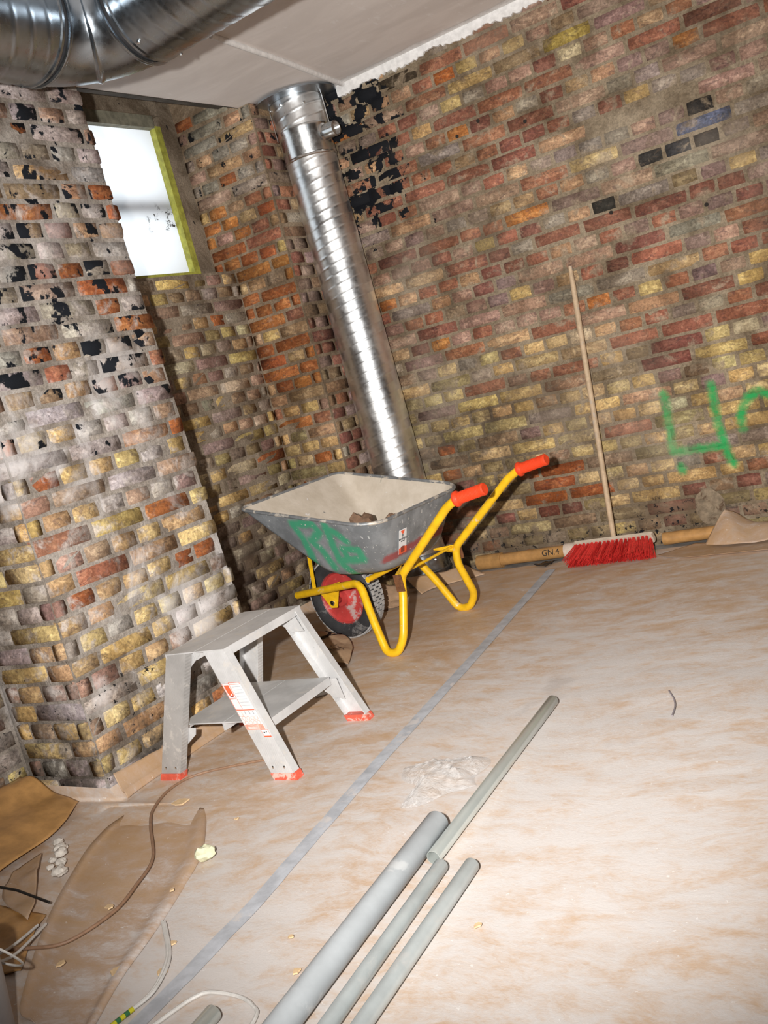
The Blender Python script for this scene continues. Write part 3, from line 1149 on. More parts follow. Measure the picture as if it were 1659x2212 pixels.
strip_sheet('paper_flap', 'loose brown paper flap with a folded orange edge at lower left', [(-2.47, 1.86), (-2.40, 1.66), (-2.204, 1.36), (-1.95, 1.08), (-1.87, 1.045)],
            [(-2.18, 1.93), (-1.985, 1.70), (-1.904, 1.541), (-1.821, 1.345), (-1.765, 1.192), (-1.685, 1.03)], M_PAPER2, h=fold_edge)
strip_sheet('paper_flap', 'crumpled brown paper curled up at the foot of the far left wall', [(-2.985, 1.90, 0.10), (-2.985, 1.75, 0.08), (-2.985, 1.50, 0.09), (-2.985, 1.2, 0.07)],
            [(-2.72, 1.90, 0.012), (-2.62, 1.72, 0.012), (-2.60, 1.5, 0.014), (-2.55, 1.25, 0.012)], M_PAPERROLL,
            h=lambda s_, t, p: 0.012 + 0.03 * math.sin(s_ * 5.2 + 3 * t) ** 2 * (1 - s_) + 0.008 * fbm(p.x, p.y, 9, 8, 2))
strip_sheet('paper_flap', 'small torn paper piece between curled paper and black rod', [(-2.56, 1.52), (-2.45, 1.40), (-2.25, 1.33)], [(-2.53, 1.60), (-2.42, 1.50), (-2.28, 1.38)], M_PAPER2, nu=16, nv=12,
            h=lambda s_, t, p: 0.016 + 0.022 * abs(fbm(p.x, p.y, 3, 9, 2)) + 0.014 * s_)
strip_sheet('paper_flap', 'torn brown paper piece below the black rod by the bucket', [(-2.46, 1.38), (-2.33, 1.25), (-2.2, 1.12)], [(-2.23, 1.37), (-2.16, 1.27), (-2.07, 1.17)], M_PAPERROLL, nu=18, nv=14,
            h=lambda s_, t, p: 0.010 + 0.02 * abs(fbm(p.x, p.y, 6, 8, 2)))
# flap stuck up against the near pier
strip_sheet('paper_flap', 'paper edge folded up against the foot of the left pier', [(XA + 0.016, 1.97, 0.085), (XA + 0.016, 2.1, 0.075), (XA + 0.016, 2.4, 0.06), (XA + 0.016, 2.74, 0.05)],
            [(-2.545, 1.95, 0.010), (-2.556, 2.06, 0.010), (-2.558, 2.4, 0.010), (-2.55, 2.72, 0.010)], M_PAPER2, nv=16,
            h=lambda s_, t, p: 0.004 - 0.045 * math.sin(s_ * math.pi) * (1 - s_ * 0.6) * (0.9 if s_ < 0.75 else 0.3) + 0.012 * math.sin(s_ * math.pi) + 0.006 * fbm(p.x, p.y, 1, 9, 2) * (1 - s_))


# paper rolled into tubes along the long wall
def paper_roll(label, a, b, rad, group='paper rolls along the long wall'):
    a, b = Vector(a), Vector(b)
    root = thing('paper_roll', label, 'paper roll', (0, 0, 0), 0, group)
    nseg = 26
    path, rr = [], []
    for i in range(nseg + 1):
        t = i / nseg
        p = a.lerp(b, t)
        p.z = rad + 0.005 + 0.002 * fbm(p.x, 0, 0, 7, 2)
        path.append(p)
        rr.append(rad * (0.94 + 0.10 * fbm(p.x, 3, 0, 5, 2)))
    MB().tube(path, rr, 20, flat=0.9).build('roll', M_PAPERROLL, root, smooth=True)
    return root


ra = paper_roll('brown paper roll with black marker writing, left of the broom', (-2.46, 4.385, 0), (-1.93, 4.398, 0), 0.036)
MB().tube([(-2.47, 4.384, 0.0395), (-2.335, 4.388, 0.0395)], 0.0385, 20).build('tape_wrap', simple('brown_tape', (0.40, 0.22, 0.08), 0.3), ra, smooth=True)
MB().tube([(-1.99, 4.397, 0.041), (-1.93, 4.398, 0.041)], 0.0375, 20).build('tape_wrap', simple('dusty_tape', (0.6, 0.5, 0.42), 0.5), ra, smooth=True)
paper_roll('brown paper roll lying on the floor right of the broom', (-1.50, 4.395, 0), (-1.19, 4.402, 0), 0.034)
paper_roll('brown paper roll at the far right edge of the floor', (-0.83, 4.39, 0), (-0.35, 4.395, 0), 0.034)
# crumpled upright corner of paper and the sheet that spills from it
strip_sheet('paper_flap', 'crumpled paper corner standing against the long wall right of the rolls', [(-1.20, 4.38, 0.13), (-1.16, 4.41, 0.10), (-1.08, 4.41, 0.045), (-0.95, 4.40, 0.07)],
            [(-1.28, 4.26, 0.012), (-1.14, 4.22, 0.012), (-1.0, 4.22, 0.012), (-0.85, 4.25, 0.012)], M_PAPER2, nu=26, nv=18,
            h=lambda s_, t, p: 0.006 + 0.03 * math.sin(s_ * math.pi) * (0.4 + 0.6 * math.sin(t * 7) ** 2) + 0.012 * fbm(p.x, p.y, 3, 9, 2))
strip_sheet('paper_flap', 'flat paper sheet with a torn edge right of the red broom', [(-1.50, 4.22), (-1.36, 4.13), (-1.1, 4.10), (-0.75, 4.05), (-0.3, 4.0)], [(-1.35, 4.36), (-1.2, 4.32), (-1.0, 4.30), (-0.7, 4.28), (-0.3, 4.28)], M_PAPER2, nu=40, nv=12,
            h=lambda s_, t, p: 0.009 + 0.004 * fbm(p.x, p.y, 2, 6, 2) + (0.006 if s_ < 0.06 else 0))
# black scrap of plastic under the roll
strip_sheet('plastic_scrap', 'small black plastic scrap beside the marked paper roll', [(-2.13, 4.30), (-2.05, 4.26)], [(-2.09, 4.36), (-2.02, 4.34)], simple('black_plastic', (0.015, 0.016, 0.02), 0.25), nu=10, nv=10,
            h=lambda s_, t, p: 0.010 + 0.02 * abs(fbm(p.x, p.y, 2, 20, 2)), cat='scrap')


def text_mesh(name, body, size, mat, M, parent, depth=0.0004):
    cu = bpy.data.curves.new('t', 'FONT')
    cu.body = body
    cu.size = size
    cu.align_x = 'CENTER'
    cu.align_y = 'CENTER'
    cu.extrude = depth
    cu.resolution_u = 3
    o = bpy.data.objects.new('t', cu)
    COL.objects.link(o)
    dg = bpy.context.evaluated_depsgraph_get()
    me = bpy.data.meshes.new_from_object(o.evaluated_get(dg))
    bpy.data.objects.remove(o)
    me.transform(M)
    me.materials.clear()
    me.materials.append(mat)
    q = bpy.data.objects.new(name, me)
    COL.objects.link(q)
    q.parent = parent
    return q


def frame(o, ex, ey):
    ex, ey = Vector(ex).normalized(), Vector(ey).normalized()
    ez = ex.cross(ey)
    M = Matrix.Identity(4)
    for i in range(3):
        M[i][0], M[i][1], M[i][2], M[i][3] = ex[i], ey[i], ez[i], o[i]
    return M


M_INK = simple('black_ink', (0.012, 0.012, 0.014), 0.5, var=0)
text_mesh('marker_writing', 'GN.4', 0.042, M_INK, frame((-2.055, 4.3595, 0.052), (1, 0.02, 0), (0, 0.35, 0.94)), ra)

# ---------------------------------------------------------------- wheelbarrow
M_YELLOW = simple('yellow_enamel', (0.80, 0.47, 0.012), 0.35, var=0.12, scale=22, bump=0.06, dirt=(0.60, 0.53, 0.43), dirt_thr=0.60, obj=True)
M_YELDIRTY = simple('yellow_enamel_dusty', (0.76, 0.47, 0.05), 0.55, var=0.12, scale=14, bump=0.08, dirt=(0.62, 0.56, 0.49), dirt_thr=0.52, obj=True)
M_REDGRIP = simple('red_rubber', (0.72, 0.055, 0.012), 0.5, var=0.1, scale=60, bump=0.2)
M_TYRE = simple('tyre_rubber', (0.028, 0.028, 0.030), 0.75, var=0.25, scale=20, bump=0.2, dirt=(0.16, 0.155, 0.15), dirt_thr=0.58, obj=True)
M_TREAD = simple('dusty_tread', (0.36, 0.35, 0.34), 0.9, var=0.2, scale=40, bump=0.2)
M_WHEELRED = simple('red_wheel_enamel', (0.46, 0.05, 0.045), 0.45, var=0.15, scale=20, bump=0.05, dirt=(0.50, 0.36, 0.34), dirt_thr=0.56, obj=True)
M_RUST = simple('rust', (0.14, 0.055, 0.02), 0.9, var=0.3, scale=60, bump=0.3)

barrow = thing('wheelbarrow', 'galvanised wheelbarrow with yellow tube frame and red grips, parked before the duct', 'wheelbarrow', (-2.229, 3.415, 0.004), math.radians(174.15))
# local axes: x forward to the nose, y to the barrow's left; the camera side is +y after the turn
SIDE = {'near': 1.0, 'far': -1.0}


def tray_mat():
    n = N('tray_galvanised')
    p = n.obj()
    s = n.sep(p)
    a = n.noise(p, 9, 6, 0.65)
    c = n.mix(n.rng(a, 0.35, 0.65), (0.17, 0.183, 0.195), (0.28, 0.298, 0.315))
    # sprayed letters on the camera side
    wob = n.math('MULTIPLY_ADD', n.noise(p, 40, 3), 0.02, -0.010)
    G = [(0.30, 0.60, 0.29, 0.52), (0.29, 0.52, 0.312, 0.40), (0.30, 0.60, 0.19, 0.59), (0.19, 0.59, 0.175, 0.55), (0.175, 0.55, 0.254, 0.512), (0.254, 0.512, 0.221, 0.46), (0.221, 0.46, 0.215, 0.38),
         (0.122, 0.575, 0.146, 0.489), (0.146, 0.489, 0.165, 0.40), (0.165, 0.40, 0.13, 0.32), (0.13, 0.56, 0.095, 0.541), (0.095, 0.541, 0.062, 0.497),
         (0.106, 0.463, 0.03, 0.450), (0.03, 0.450, 0.036, 0.408), (0.036, 0.408, 0.145, 0.41), (0.106, 0.463, 0.11, 0.41)]
    g = n.strokes(s[0], s[2], G, 0.019, 0.012, wob)
    near = n.rng(s[1], 0.10, 0.16)
    outer = n.rng(n.sep(n.node('ShaderNodeNewGeometry').outputs['Normal'])[1], 0.1, 0.0)
    g = n.math('MULTIPLY', n.math('MULTIPLY', g, near), 0.85)
    c = n.mix(g, c, (0.04, 0.36, 0.19))
    # red stripe across the back panel
    rs = n.strokes(s[1], s[2], [(0.198, 0.383, 0.0, 0.394), (0.0, 0.394, -0.175, 0.394)], 0.016, 0.008, wob)
    back = n.rng(s[0], 0.02, -0.02)
    c = n.mix(n.math('MULTIPLY', n.math('MULTIPLY', rs, back), 0.85), c, (0.30, 0.05, 0.05))
    # runs and spatters of paint and mortar
    dr = n.noise(n.mapping(p, (1, 1, 0.16)), 62, 4, 0.6, 0.3)
    rn = n.math('MULTIPLY', n.rng(dr, 0.66, 0.70), n.rng(s[0], 0.30, 0.10, 0.1, 0.9))
    c = n.mix(n.math('MULTIPLY', rn, 0.8), c, (0.62, 0.62, 0.62))
    sc = n.noise(n.mapping(p, (3, 1, 1), rot=(0, 0.7, 0)), 30, 3, 0.6)
    c = n.mix(n.math('MULTIPLY', n.rng(sc, 0.68, 0.71), 0.7), c, (0.60, 0.62, 0.62))
    sp = n.rng(n.noise(p, 85, 3, 0.6), 0.67, 0.70)
    c = n.mix(n.math('MULTIPLY', sp, 0.8), c, (0.66, 0.64, 0.60))
    bl = n.rng(n.noise(p, 13, 6, 0.7), 0.66, 0.70)
    c = n.mix(n.math('MULTIPLY', bl, 0.8), c, (0.60, 0.55, 0.48))
    n.bump(a, 0.1, 0.004)
    return n.out(c, 0.55, 0.15)


def lining_mat():
    n = N('dried_mortar_lining')
    p = n.obj()
    a = n.noise(p, 10, 7, 0.65)
    c = n.mix(n.rng(a, 0.3, 0.7), (0.52, 0.45, 0.36), (0.63, 0.56, 0.47))
    c = n.mix(n.rng(n.noise(p, 22, 5, 0.65), 0.66, 0.70), c, (0.70, 0.67, 0.65))
    c = n.mix(n.math('MULTIPLY', n.rng(n.noise(p, 14, 5, 0.65, 0.5), 0.68, 0.72), 0.9), c, (0.13, 0.13, 0.13))
    n.bump(n.noise(p, 50, 5), 0.3, 0.004)
    return n.out(c, 0.9)


def rrect(x0, x1, hw, r0, r1, n=9):
    """rounded outline; r0 radius at the back, r1 at the nose"""
    out = []
    for (cx_, cy_, rr, a0) in ((x1 - r1, hw - r1, r1, 0), (x0 + r0, hw - r0, r0, 90), (x0 + r0, -hw + r0, r0, 180), (x1 - r1, -hw + r1, r1, 270)):
        for k in range(n):
            a = math.radians(a0 + 90 * k / (n - 1))
            out.append((cx_ + rr * math.cos(a), cy_ + rr * math.sin(a)))
    # subdivide long edges
    res = []
    for i in range(len(out)):
        a, b = out[i], out[(i + 1) % len(out)]
        d = math.hypot(b[0] - a[0], b[1] - a[1])
        m_ = 8 if d > 0.1 else 1
        for k in range(m_):
            res.append((a[0] + (b[0] - a[0]) * k / m_, a[1] + (b[1] - a[1]) * k / m_))
    return res


rim = rrect(-0.115, 0.575, 0.335, 0.11, 0.05)
bot = rrect(-0.035, 0.27, 0.215, 0.09, 0.07)


def rim_z(x):
    return 0.552 + 0.222 * (x + 0.09)


def tray_rings(off, lev):
    rings = []
    for (t, z) in lev:
        ring = []
        for (a, b) in zip(rim, bot):
            za = rim_z(a[0])
            zb = 0.325 + 0.02
            x = a[0] + (b[0] - a[0]) * t
            y = a[1] + (b[1] - a[1]) * t
            cxm, cym = 0.2, 0.0
            l = math.hypot(x - cxm, y - cym) or 1
            ring.append((x - (x - cxm) / l * off, y - (y - cym) / l * off, za + (zb - za) * min(1, z) - (z - 1) * 0.02 * (1 if z > 1 else 0) + (off if z >= 1 else 0)))
        rings.append(ring)
    return rings


lev = [(0.0, 0.0), (0.12, 0.14), (0.3, 0.34), (0.5, 0.55), (0.7, 0.76), (0.86, 0.92), (1.0, 1.0), (1.12, 1.5), (1.3, 1.9), (1.6, 2.0)]
tb = MB()
R1, R2 = tray_rings(0.0, lev), tray_rings(0.004, lev)
nn = len(rim)
for rings, mi, flip in ((R1, 0, False), (R2, 1, True)):
    vs = [p for ring in rings for p in ring]
    fs = []
    for j in range(len(rings) - 1):
        for i in range(nn):
            i2 = (i + 1) % nn
            q = (j * nn + i, (j + 1) * nn + i, (j + 1) * nn + i2, j * nn + i2)
            fs.append(q[::-1] if flip else q)
    cap = tuple((len(rings) - 1) * nn + i for i in range(nn))
    fs.append(cap if flip else cap[::-1])
    tb.add(vs, fs, mi)
M_TRAY, M_LINE = tray_mat(), lining_mat()
tray = tb.build('tray', [M_TRAY, M_LINE], barrow, smooth=True, angle=50)
M_RIM = simple('tray_rim', (0.22, 0.23, 0.24), 0.5, 0.3, var=0.2, scale=25, bump=0.1, dirt=(0.62, 0.57, 0.5), dirt_thr=0.52, obj=True)
MB().tube([(x, y, rim_z(x)) for (x, y) in rim], 0.0075, 8, closed=True).build('tray_rim', M_RIM, tray, smooth=True)


def side_path(sg):
    pts = [(-0.585, 0.235, 0.607), (-0.465, 0.235, 0.587), (-0.41, 0.23, 0.562), (-0.085, 0.2, 0.305), (-0.075, 0.202, 0.235), (-0.075, 0.268, 0.075), (-0.03, 0.272, 0.014), (0.03, 0.268, 0.014), (0.085, 0.238, 0.15), (0.145, 0.19, 0.295), (0.61, 0.1, 0.238)]
    return [(x, y * sg, z) for (x, y, z) in pts]


for nm, sg in SIDE.items():
    path = side_path(sg)
    fp = fillet(path, [0, 0.06, 0.06, 0.05, 0.05, 0.05, 0.05, 0.05, 0.05, 0.05, 0], 6)
    k = len(fp)
    MB().tube(fp, 0.0168, 16).build('frame_tube', M_YELLOW if sg < 0 else M_YELDIRTY if False else M_YELLOW, barrow, smooth=True)
    g0, g1 = Vector(path[0]), Vector(path[1])
    d = (g0 - g1).normalized()
    prof = [(0.024, 0.0), (0.030, 0.003), (0.030, 0.010), (0.022, 0.016)]
    h = 0.018
    while h < 0.118:
        prof += [(0.0205, h), (0.0228, h + 0.0016), (0.0228, h + 0.0034), (0.0205, h + 0.005)]
        h += 0.006
    prof += [(0.0235, 0.122), (0.0235, 0.134), (0.019, 0.138)]
    MB().lathe(prof, g1 + d * -0.005, d, 24).build('grip', M_REDGRIP, barrow, smooth=True, angle=35)
    # fork plate down to the axle
    e = 0.115 * sg
    pl = MB()
    for (y0, y1) in (((0.112 * sg, 0.107 * sg)),):
        pr = [(0.33, 0.285), (0.47, 0.262), (0.455, 0.20), (0.435, 0.165), (0.40, 0.165), (0.385, 0.20)]
        vv = [(x, y0 - (0.02 * sg if z < 0.21 else 0), z) for (x, z) in pr] + [(x, y1 - (0.02 * sg if z < 0.21 else 0), z) for (x, z) in pr]
        m6 = len(pr)
        ff = [tuple(range(m6)), tuple(range(2 * m6 - 1, m6 - 1, -1))] + [(i, i + m6, (i + 1) % m6 + m6, (i + 1) % m6) for i in range(m6)]
        pl.add(vv, ff)
    pl.build('fork_plate', M_YELLOW, barrow)
    MB().lathe([(0.012, 0), (0.012, 0.008), (0.006, 0.010)], (0.417, 0.090 * sg, 0.188), (0, sg, 0), 10).build('axle_nut', M_STEEL, barrow)
    # stay from tube to the front of the tray
    MB().box((-0.009, -0.002, 0), (0.009, 0.002, 0.21), M=Matrix.Translation((0.47, 0.128 * sg, 0.26)) @ Matrix.Rotation(math.radians(-8), 4, 'Y')).build('tray_stay', M_YELLOW, barrow)
    # rusty weld at the knee and the tray bracket
    MB().box((-0.02, -0.002, -0.035), (0.02, 0.002, 0.035), M=Matrix.Translation((-0.083, 0.219 * sg, 0.285))).build('weld_scar', M_RUST, barrow)
    MB().hexa([(-0.085, 0.20 * sg, 0.292), (-0.035, 0.12 * sg, 0.325), (-0.03, 0.12 * sg, 0.322), (-0.06, 0.20 * sg, 0.285),
               (-0.085, 0.20 * sg, 0.318), (-0.035, 0.12 * sg, 0.329), (-0.03, 0.12 * sg, 0.329), (-0.06, 0.20 * sg, 0.318)]).build('tray_bracket', M_YELLOW, barrow)
MB().tube([(-0.075, -0.19, 0.312), (-0.075, 0.19, 0.312)], 0.006, 8).build('cross_bar', M_YELLOW, barrow, smooth=True)
MB().tube([(0.09, -0.20, 0.305), (0.09, 0.20, 0.305)], 0.012, 10).build('cross_bar', M_YELLOW, barrow, smooth=True)
# wheel
wheel = thing('wheel', None, None, (0.417, 0, 0.188))
wheel.parent = barrow
WR = 0.188
MB().lathe([(0.118, -0.030), (0.135, -0.040), (0.160, -0.044), (0.176, -0.038), (0.180, -0.034)], (0, 0, 0), (0, 1, 0), 56, cap=False).build('tyre_wall', M_TYRE, wheel, smooth=True)
MB().lathe([(0.118, 0.030), (0.135, 0.040), (0.160, 0.044), (0.176, 0.038), (0.180, 0.034)], (0, 0, 0), (0, 1, 0), 56, cap=False).build('tyre_wall', M_TYRE, wheel, smooth=True)
MB().lathe([(0.179, -0.036), (0.1845, -0.022), (0.1855, 0.0), (0.1845, 0.022), (0.179, 0.036)], (0, 0, 0), (0, 1, 0), 56, cap=False).build('tyre_crown', M_TYRE, wheel, smooth=True)
tr_ = MB()
for k in range(44):
    for j, yy in enumerate((-0.027, -0.009, 0.009, 0.027)):
        a = 2 * math.pi * (k + 0.5 * (j % 2)) / 44
        Mx = Matrix.Rotation(a, 4, 'Y')
        rr = 0.1835 if j in (0, 3) else 0.1855
        tr_.box((-0.0105, yy - 0.0075, rr - 0.004), (0.0105, yy + 0.0075, rr + 0.0025), M=Mx)
o = tr_.build('tread_blocks', M_TREAD, wheel)
MB().lathe([(0.121, -0.032), (0.116, -0.028), (0.112, -0.018), (0.085, -0.013), (0.055, -0.018), (0.034, -0.028), (0.032, -0.046), (0.014, -0.046), (0.014, -0.07), (0.014, 0.07), (0.014, 0.046), (0.032, 0.046), (0.034, 0.028), (0.055, 0.018), (0.085, 0.013), (0.112, 0.018), (0.116, 0.028), (0.121, 0.032)], (0, 0, 0), (0, 1, 0), 48, cap=False).build('rim_disc', M_WHEELRED, wheel, smooth=True, angle=35)
MB().tube([(0, -0.1, 0), (0, 0.1, 0)], 0.008, 10).build('axle', M_STEEL, wheel, smooth=True)
# maker's label on the back panel, camera side
lab = thing('maker_label', None, None, (0, 0, 0))
lab.parent = barrow
M_LABEL = simple('label_white', (0.74, 0.74, 0.74), 0.5, var=0.06, scale=60, bump=0)
M_LABRED = simple('label_red', (0.80, 0.12, 0.05), 0.5, var=0.1, scale=60, bump=0)


def back_pt(y, z, off):
    # point on the sloping back panel at lateral y and height z
    t = min(1, max(0, (0.547 - z) / (0.547 - 0.345)))
    return Vector((-0.115 + 0.08 * t * 0.86 - off - 0.0012, y, z))


def back_quad(mb, y0, y1, z0, z1, off, th=0.0006):
    q = [back_pt(y0, z0, off), back_pt(y1, z0, off), back_pt(y1, z1, off), back_pt(y0, z1, off)]
    mb.hexa(q + [p + Vector((-th, 0, 0)) for p in q])
    return mb


LY0, LY1 = 0.150, 0.098
back_quad(MB(), LY0, LY1, 0.383, 0.480, 0.0012).build('label_sheet', M_LABEL, lab)
back_quad(MB(), LY0, LY1, 0.383, 0.408, 0.0022).build('label_base', M_LABRED, lab)
back_quad(MB(), 0.138, 0.114, 0.388, 0.412, 0.0030).build('label_panel', simple('label_brown', (0.25, 0.05, 0.03), 0.5, var=0.3, scale=300, bump=0), lab)
q = [back_pt(0.130, 0.4625, 0.0022), back_pt(0.119, 0.4625, 0.0022), back_pt(0.111, 0.4755, 0.0022), back_pt(0.138, 0.4755, 0.0022)]
MB().hexa(q + [p + Vector((-0.0006, 0, 0)) for p in q]).build('label_mark', M_LABRED, lab)
back_quad(MB(), 0.1270, 0.1220, 0.450, 0.4615, 0.0022).build('label_mark', M_INK, lab)
sl = (back_pt(0.13, 0.50, 0) - back_pt(0.13, 0.45, 0)).normalized()
text_mesh('label_text', 'RAVENDO', 0.0118, M_INK, frame(back_pt(0.1245, 0.4415, 0.0030), (0, -1, 0), sl), lab)
text_mesh('label_text', 'RAVENDO', 0.0055, M_INK, frame(back_pt(0.1245, 0.4325, 0.0030), (0, -1, 0), sl), lab)
# lumps of rubble in the tray
M_LUMP = simple('rubble_brown', (0.20, 0.12, 0.075), 0.9, var=0.25, scale=40, bump=0.5)


def lump(name, label, cat, loc, size, mat, seed, flat=0.7, group=None, rough=0.35):
    r = random.Random(seed)
    vs, fs = [], []
    nu_, nv_ = 12, 8
    for j in range(nv_ + 1):
        th = math.pi * j / nv_
        for i in range(nu_):
            ph = 2 * math.pi * i / nu_
            d = Vector((math.sin(th) * math.cos(ph), math.sin(th) * math.sin(ph), math.cos(th)))
            k = 1 + rough * noise.noise(d * 1.7 + Vector((seed * 3.1, 0, 0))) + rough * 0.5 * noise.noise(d * 4 + Vector((seed, 5, 0)))
            p = d * k
            vs.append((p.x * size[0], p.y * size[1], p.z * size[2]))
    for j in range(nv_):
        for i in range(nu_):
            i2 = (i + 1) % nu_
            fs.append((j * nu_ + i, (j + 1) * nu_ + i, (j + 1) * nu_ + i2, j * nu_ + i2))
    zmin = min(v[2] for v in vs)
    vs = [(v[0], v[1], v[2] - zmin) for v in vs]
    o = MB().add(vs, fs).build(name, mat, smooth=True, angle=30)
    o.location = loc
    o.rotation_euler = (0, 0, r.uniform(0, 6))
    return tag(o, label, cat, group)


BM = Matrix.Translation((-2.229, 3.415, 0.004)) @ Matrix.Rotation(math.radians(174.15), 4, 'Z')
for k, (x, y, sz, lb) in enumerate([(0.165, 0.05, 0.070, 'larger brown rubble lump lying in the wheelbarrow tray'), (0.01, 0.05, 0.058, 'smaller brown rubble lump lying in the wheelbarrow tray'), (0.09, -0.12, 0.03, 'flat rubble lump at the middle of the wheelbarrow tray')]):
    lump('rubble_lump', lb, 'rubble', BM @ Vector((x, y, 0.334)), (sz, sz * 0.8, sz * 1.6), M_LUMP, 3 + k)

# ---------------------------------------------------------------- step stool
def alu_mat(name, col, rough, ribs=True):
    n = N(name)
    p = n.obj()
    s = n.sep(p)
    a = n.noise(p, 8, 6, 0.65)
    c = n.mix(n.rng(a, 0.35, 0.65), tuple(q * 0.86 for q in col), tuple(min(1, q * 1.08) for q in col))
    d = n.noise(p, 14, 6, 0.7, 0.4)
    c = n.mix(n.math('MULTIPLY', n.rng(d, 0.54, 0.64), 0.7), c, (0.66, 0.63, 0.59))
    c = n.mix(n.math('MULTIPLY', n.rng(n.noise(p, 11, 6, 0.7), 0.66, 0.70), 0.5), c, (0.17, 0.165, 0.16))
    wv = n.math('SINE', n.math('MULTIPLY', s[0], 2 * math.pi / 0.0035))
    n.bump(n.math('ADD', n.math('MULTIPLY', wv, 0.5), n.noise(p, 60, 3)), 0.25, 0.002)
    return n.out(c, rough, 0.2)


M_ALU = alu_mat('aluminium_dusty', (0.60, 0.60, 0.60), 0.5)
M_ALUD = alu_mat('aluminium_worn', (0.42, 0.41, 0.40), 0.45)
M_REDFOOT = simple('red_plastic_foot', (0.62, 0.10, 0.06), 0.5, var=0.15, scale=40, bump=0.1, dirt=(0.66, 0.42, 0.36), dirt_thr=0.52)
stool = thing('step_stool', 'dusty aluminium step stool with red feet beside the left pier', 'step stool', (-2.268, 2.336, 0.004), math.radians(1.16))
TZ = 0.41
FE = {-1: -0.230, 1: 0.255}
FY = {-1: -0.240, 1: 0.212}
TE = {-1: -0.098, 1: 0.064}
TY = {-1: -0.186, 1: 0.222}
HW = 0.043


def leg_pt(ex, ey, t, h, d):
    """t 0 at the foot, 1 at the top; h across the leg, d inward depth"""
    x = FE[ex] + (TE[ex] - FE[ex]) * t + h
    y = FY[ey] + (TY[ey] - FY[ey]) * t - ey * d
    return Vector((x, y, t * (TZ - 0.004) + 0.0))


def leg_slab(mb, ex, ey, t0, t1, h0, h1, d0, d1):
    vs = []
    for t in (t0, t1):
        for (h, d) in ((h0, d0), (h1, d0), (h1, d1), (h0, d1)):
            vs.append(leg_pt(ex, ey, t, h, d))
    mb.hexa(vs)


for ex in (-1, 1):
    for ey in (-1, 1):
        lg = MB()
        leg_slab(lg, ex, ey, 0.03, 1.0, -HW, HW, 0.0, 0.003)
        leg_slab(lg, ex, ey, 0.03, 1.0, -HW, -HW + 0.003, 0.003, 0.030)
        leg_slab(lg, ex, ey, 0.03, 1.0, HW - 0.003, HW, 0.003, 0.030)
        leg = lg.build('leg', M_ALUD if (ex, ey) == (-1, -1) else M_ALU, stool)
        ft = MB()
        leg_slab(ft, ex, ey, 0.0, 0.075, -HW - 0.003, HW + 0.003, -0.003, 0.0)
        ft = MB()
        leg_slab(ft, ex, ey, 0.0, 0.055, -HW - 0.002, HW + 0.002, -0.002, 0.033)
        ft.build('foot', M_REDFOOT, leg)
        for hh in (-0.022, 0.022):
            p0 = leg_pt(ex, ey, 0.10, hh, 0.0)
            MB().lathe([(0.0045, 0), (0.0045, 0.002), (0.002, 0.003)], p0, (0, ey, 0), 10).build('rivet', M_STEEL, leg)
# treads: each of two extruded profiles
for (nm, z, x0, x1, y0, y1) in (('top_tread', TZ, -0.143, 0.109, -0.188, 0.226), ('lower_tread', 0.165, -0.185, 0.190, -0.172, 0.172)):
    mid = (x0 + x1) / 2
    for (a, b) in ((x0, mid - 0.0012), (mid + 0.0012, x1)):
        t = MB().box((a, y0, z - 0.004), (b, y1, z))
        t.box((a, y0, z - 0.028), (a + 0.003, y1, z - 0.004))
        t.box((b - 0.003, y0, z - 0.028), (b, y1, z - 0.004))
        t.build(nm, M_ALU, stool)
# gusset plates
for ex in (-1, 1):
    for ey in (-1, 1):
        for (z, ln) in ((TZ - 0.006, 0.075), (0.160, 0.07)):
            t = z / TZ
            y = FY[ey] + (TY[ey] - FY[ey]) * t - ey * 0.032
            xe = FE[ex] + (TE[ex] - FE[ex]) * t + ex * 0.03
            g = MB()
            if z > 0.3:
                pr = [(xe, z), (xe - ex * (HW + 0.045), z), (xe - ex * (HW + 0.04), z - 0.03), (xe - ex * 0.05 + ex * 0.03, z - ln), (xe + ex * 0.03, z - ln)]
            else:
                pr = [(xe, z - 0.004), (xe - ex * (HW + 0.06), z - 0.004), (xe - ex * (HW + 0.05), z - 0.028), (xe - ex * 0.03, z - ln), (xe + ex * 0.012, z - ln - 0.01)]
            m5 = len(pr)
            vv = [(x, y, zz) for (x, zz) in pr] + [(x, y - ey * 0.002, zz) for (x, zz) in pr]
            g.add(vv, [tuple(range(m5)), tuple(range(2 * m5 - 1, m5 - 1, -1))] + [(i, i + m5, (i + 1) % m5 + m5, (i + 1) % m5) for i in range(m5)])
            g.build('gusset', M_ALU, stool)
# warning label on the near right leg
lab = thing('warning_label', None, None)
lab.parent = stool
M_LABCLR = simple('label_clear', (0.66, 0.66, 0.66), 0.4, var=0.05, scale=80, bump=0)
M_LABPALE = simple('label_pale_red', (0.76, 0.33, 0.25), 0.5, var=0.25, scale=160, bump=0)
M_LABGREY = simple('label_grey', (0.40, 0.41, 0.44), 0.5, var=0.1, scale=160, bump=0)


def lq(h0, h1, t0, t1, off, mat, nm='label_print'):
    b = MB()
    leg_slab(b, 1, -1, t0, t1, h0, h1, -off, -off + 0.0004)
    return b.build(nm, mat, lab)


def lframe(h0, h1, t0, t1, off, mat, w=0.0011):
    b = MB()
    tw = w / TZ
    leg_slab(b, 1, -1, t0, t1, h0, h0 + w, -off, -off + 0.0004)
    leg_slab(b, 1, -1, t0, t1, h1 - w, h1, -off, -off + 0.0004)
    leg_slab(b, 1, -1, t0, t0 + tw, h0, h1, -off, -off + 0.0004)
    leg_slab(b, 1, -1, t1 - tw, t1, h0, h1, -off, -off + 0.0004)
    return b.build('label_print', mat, lab)


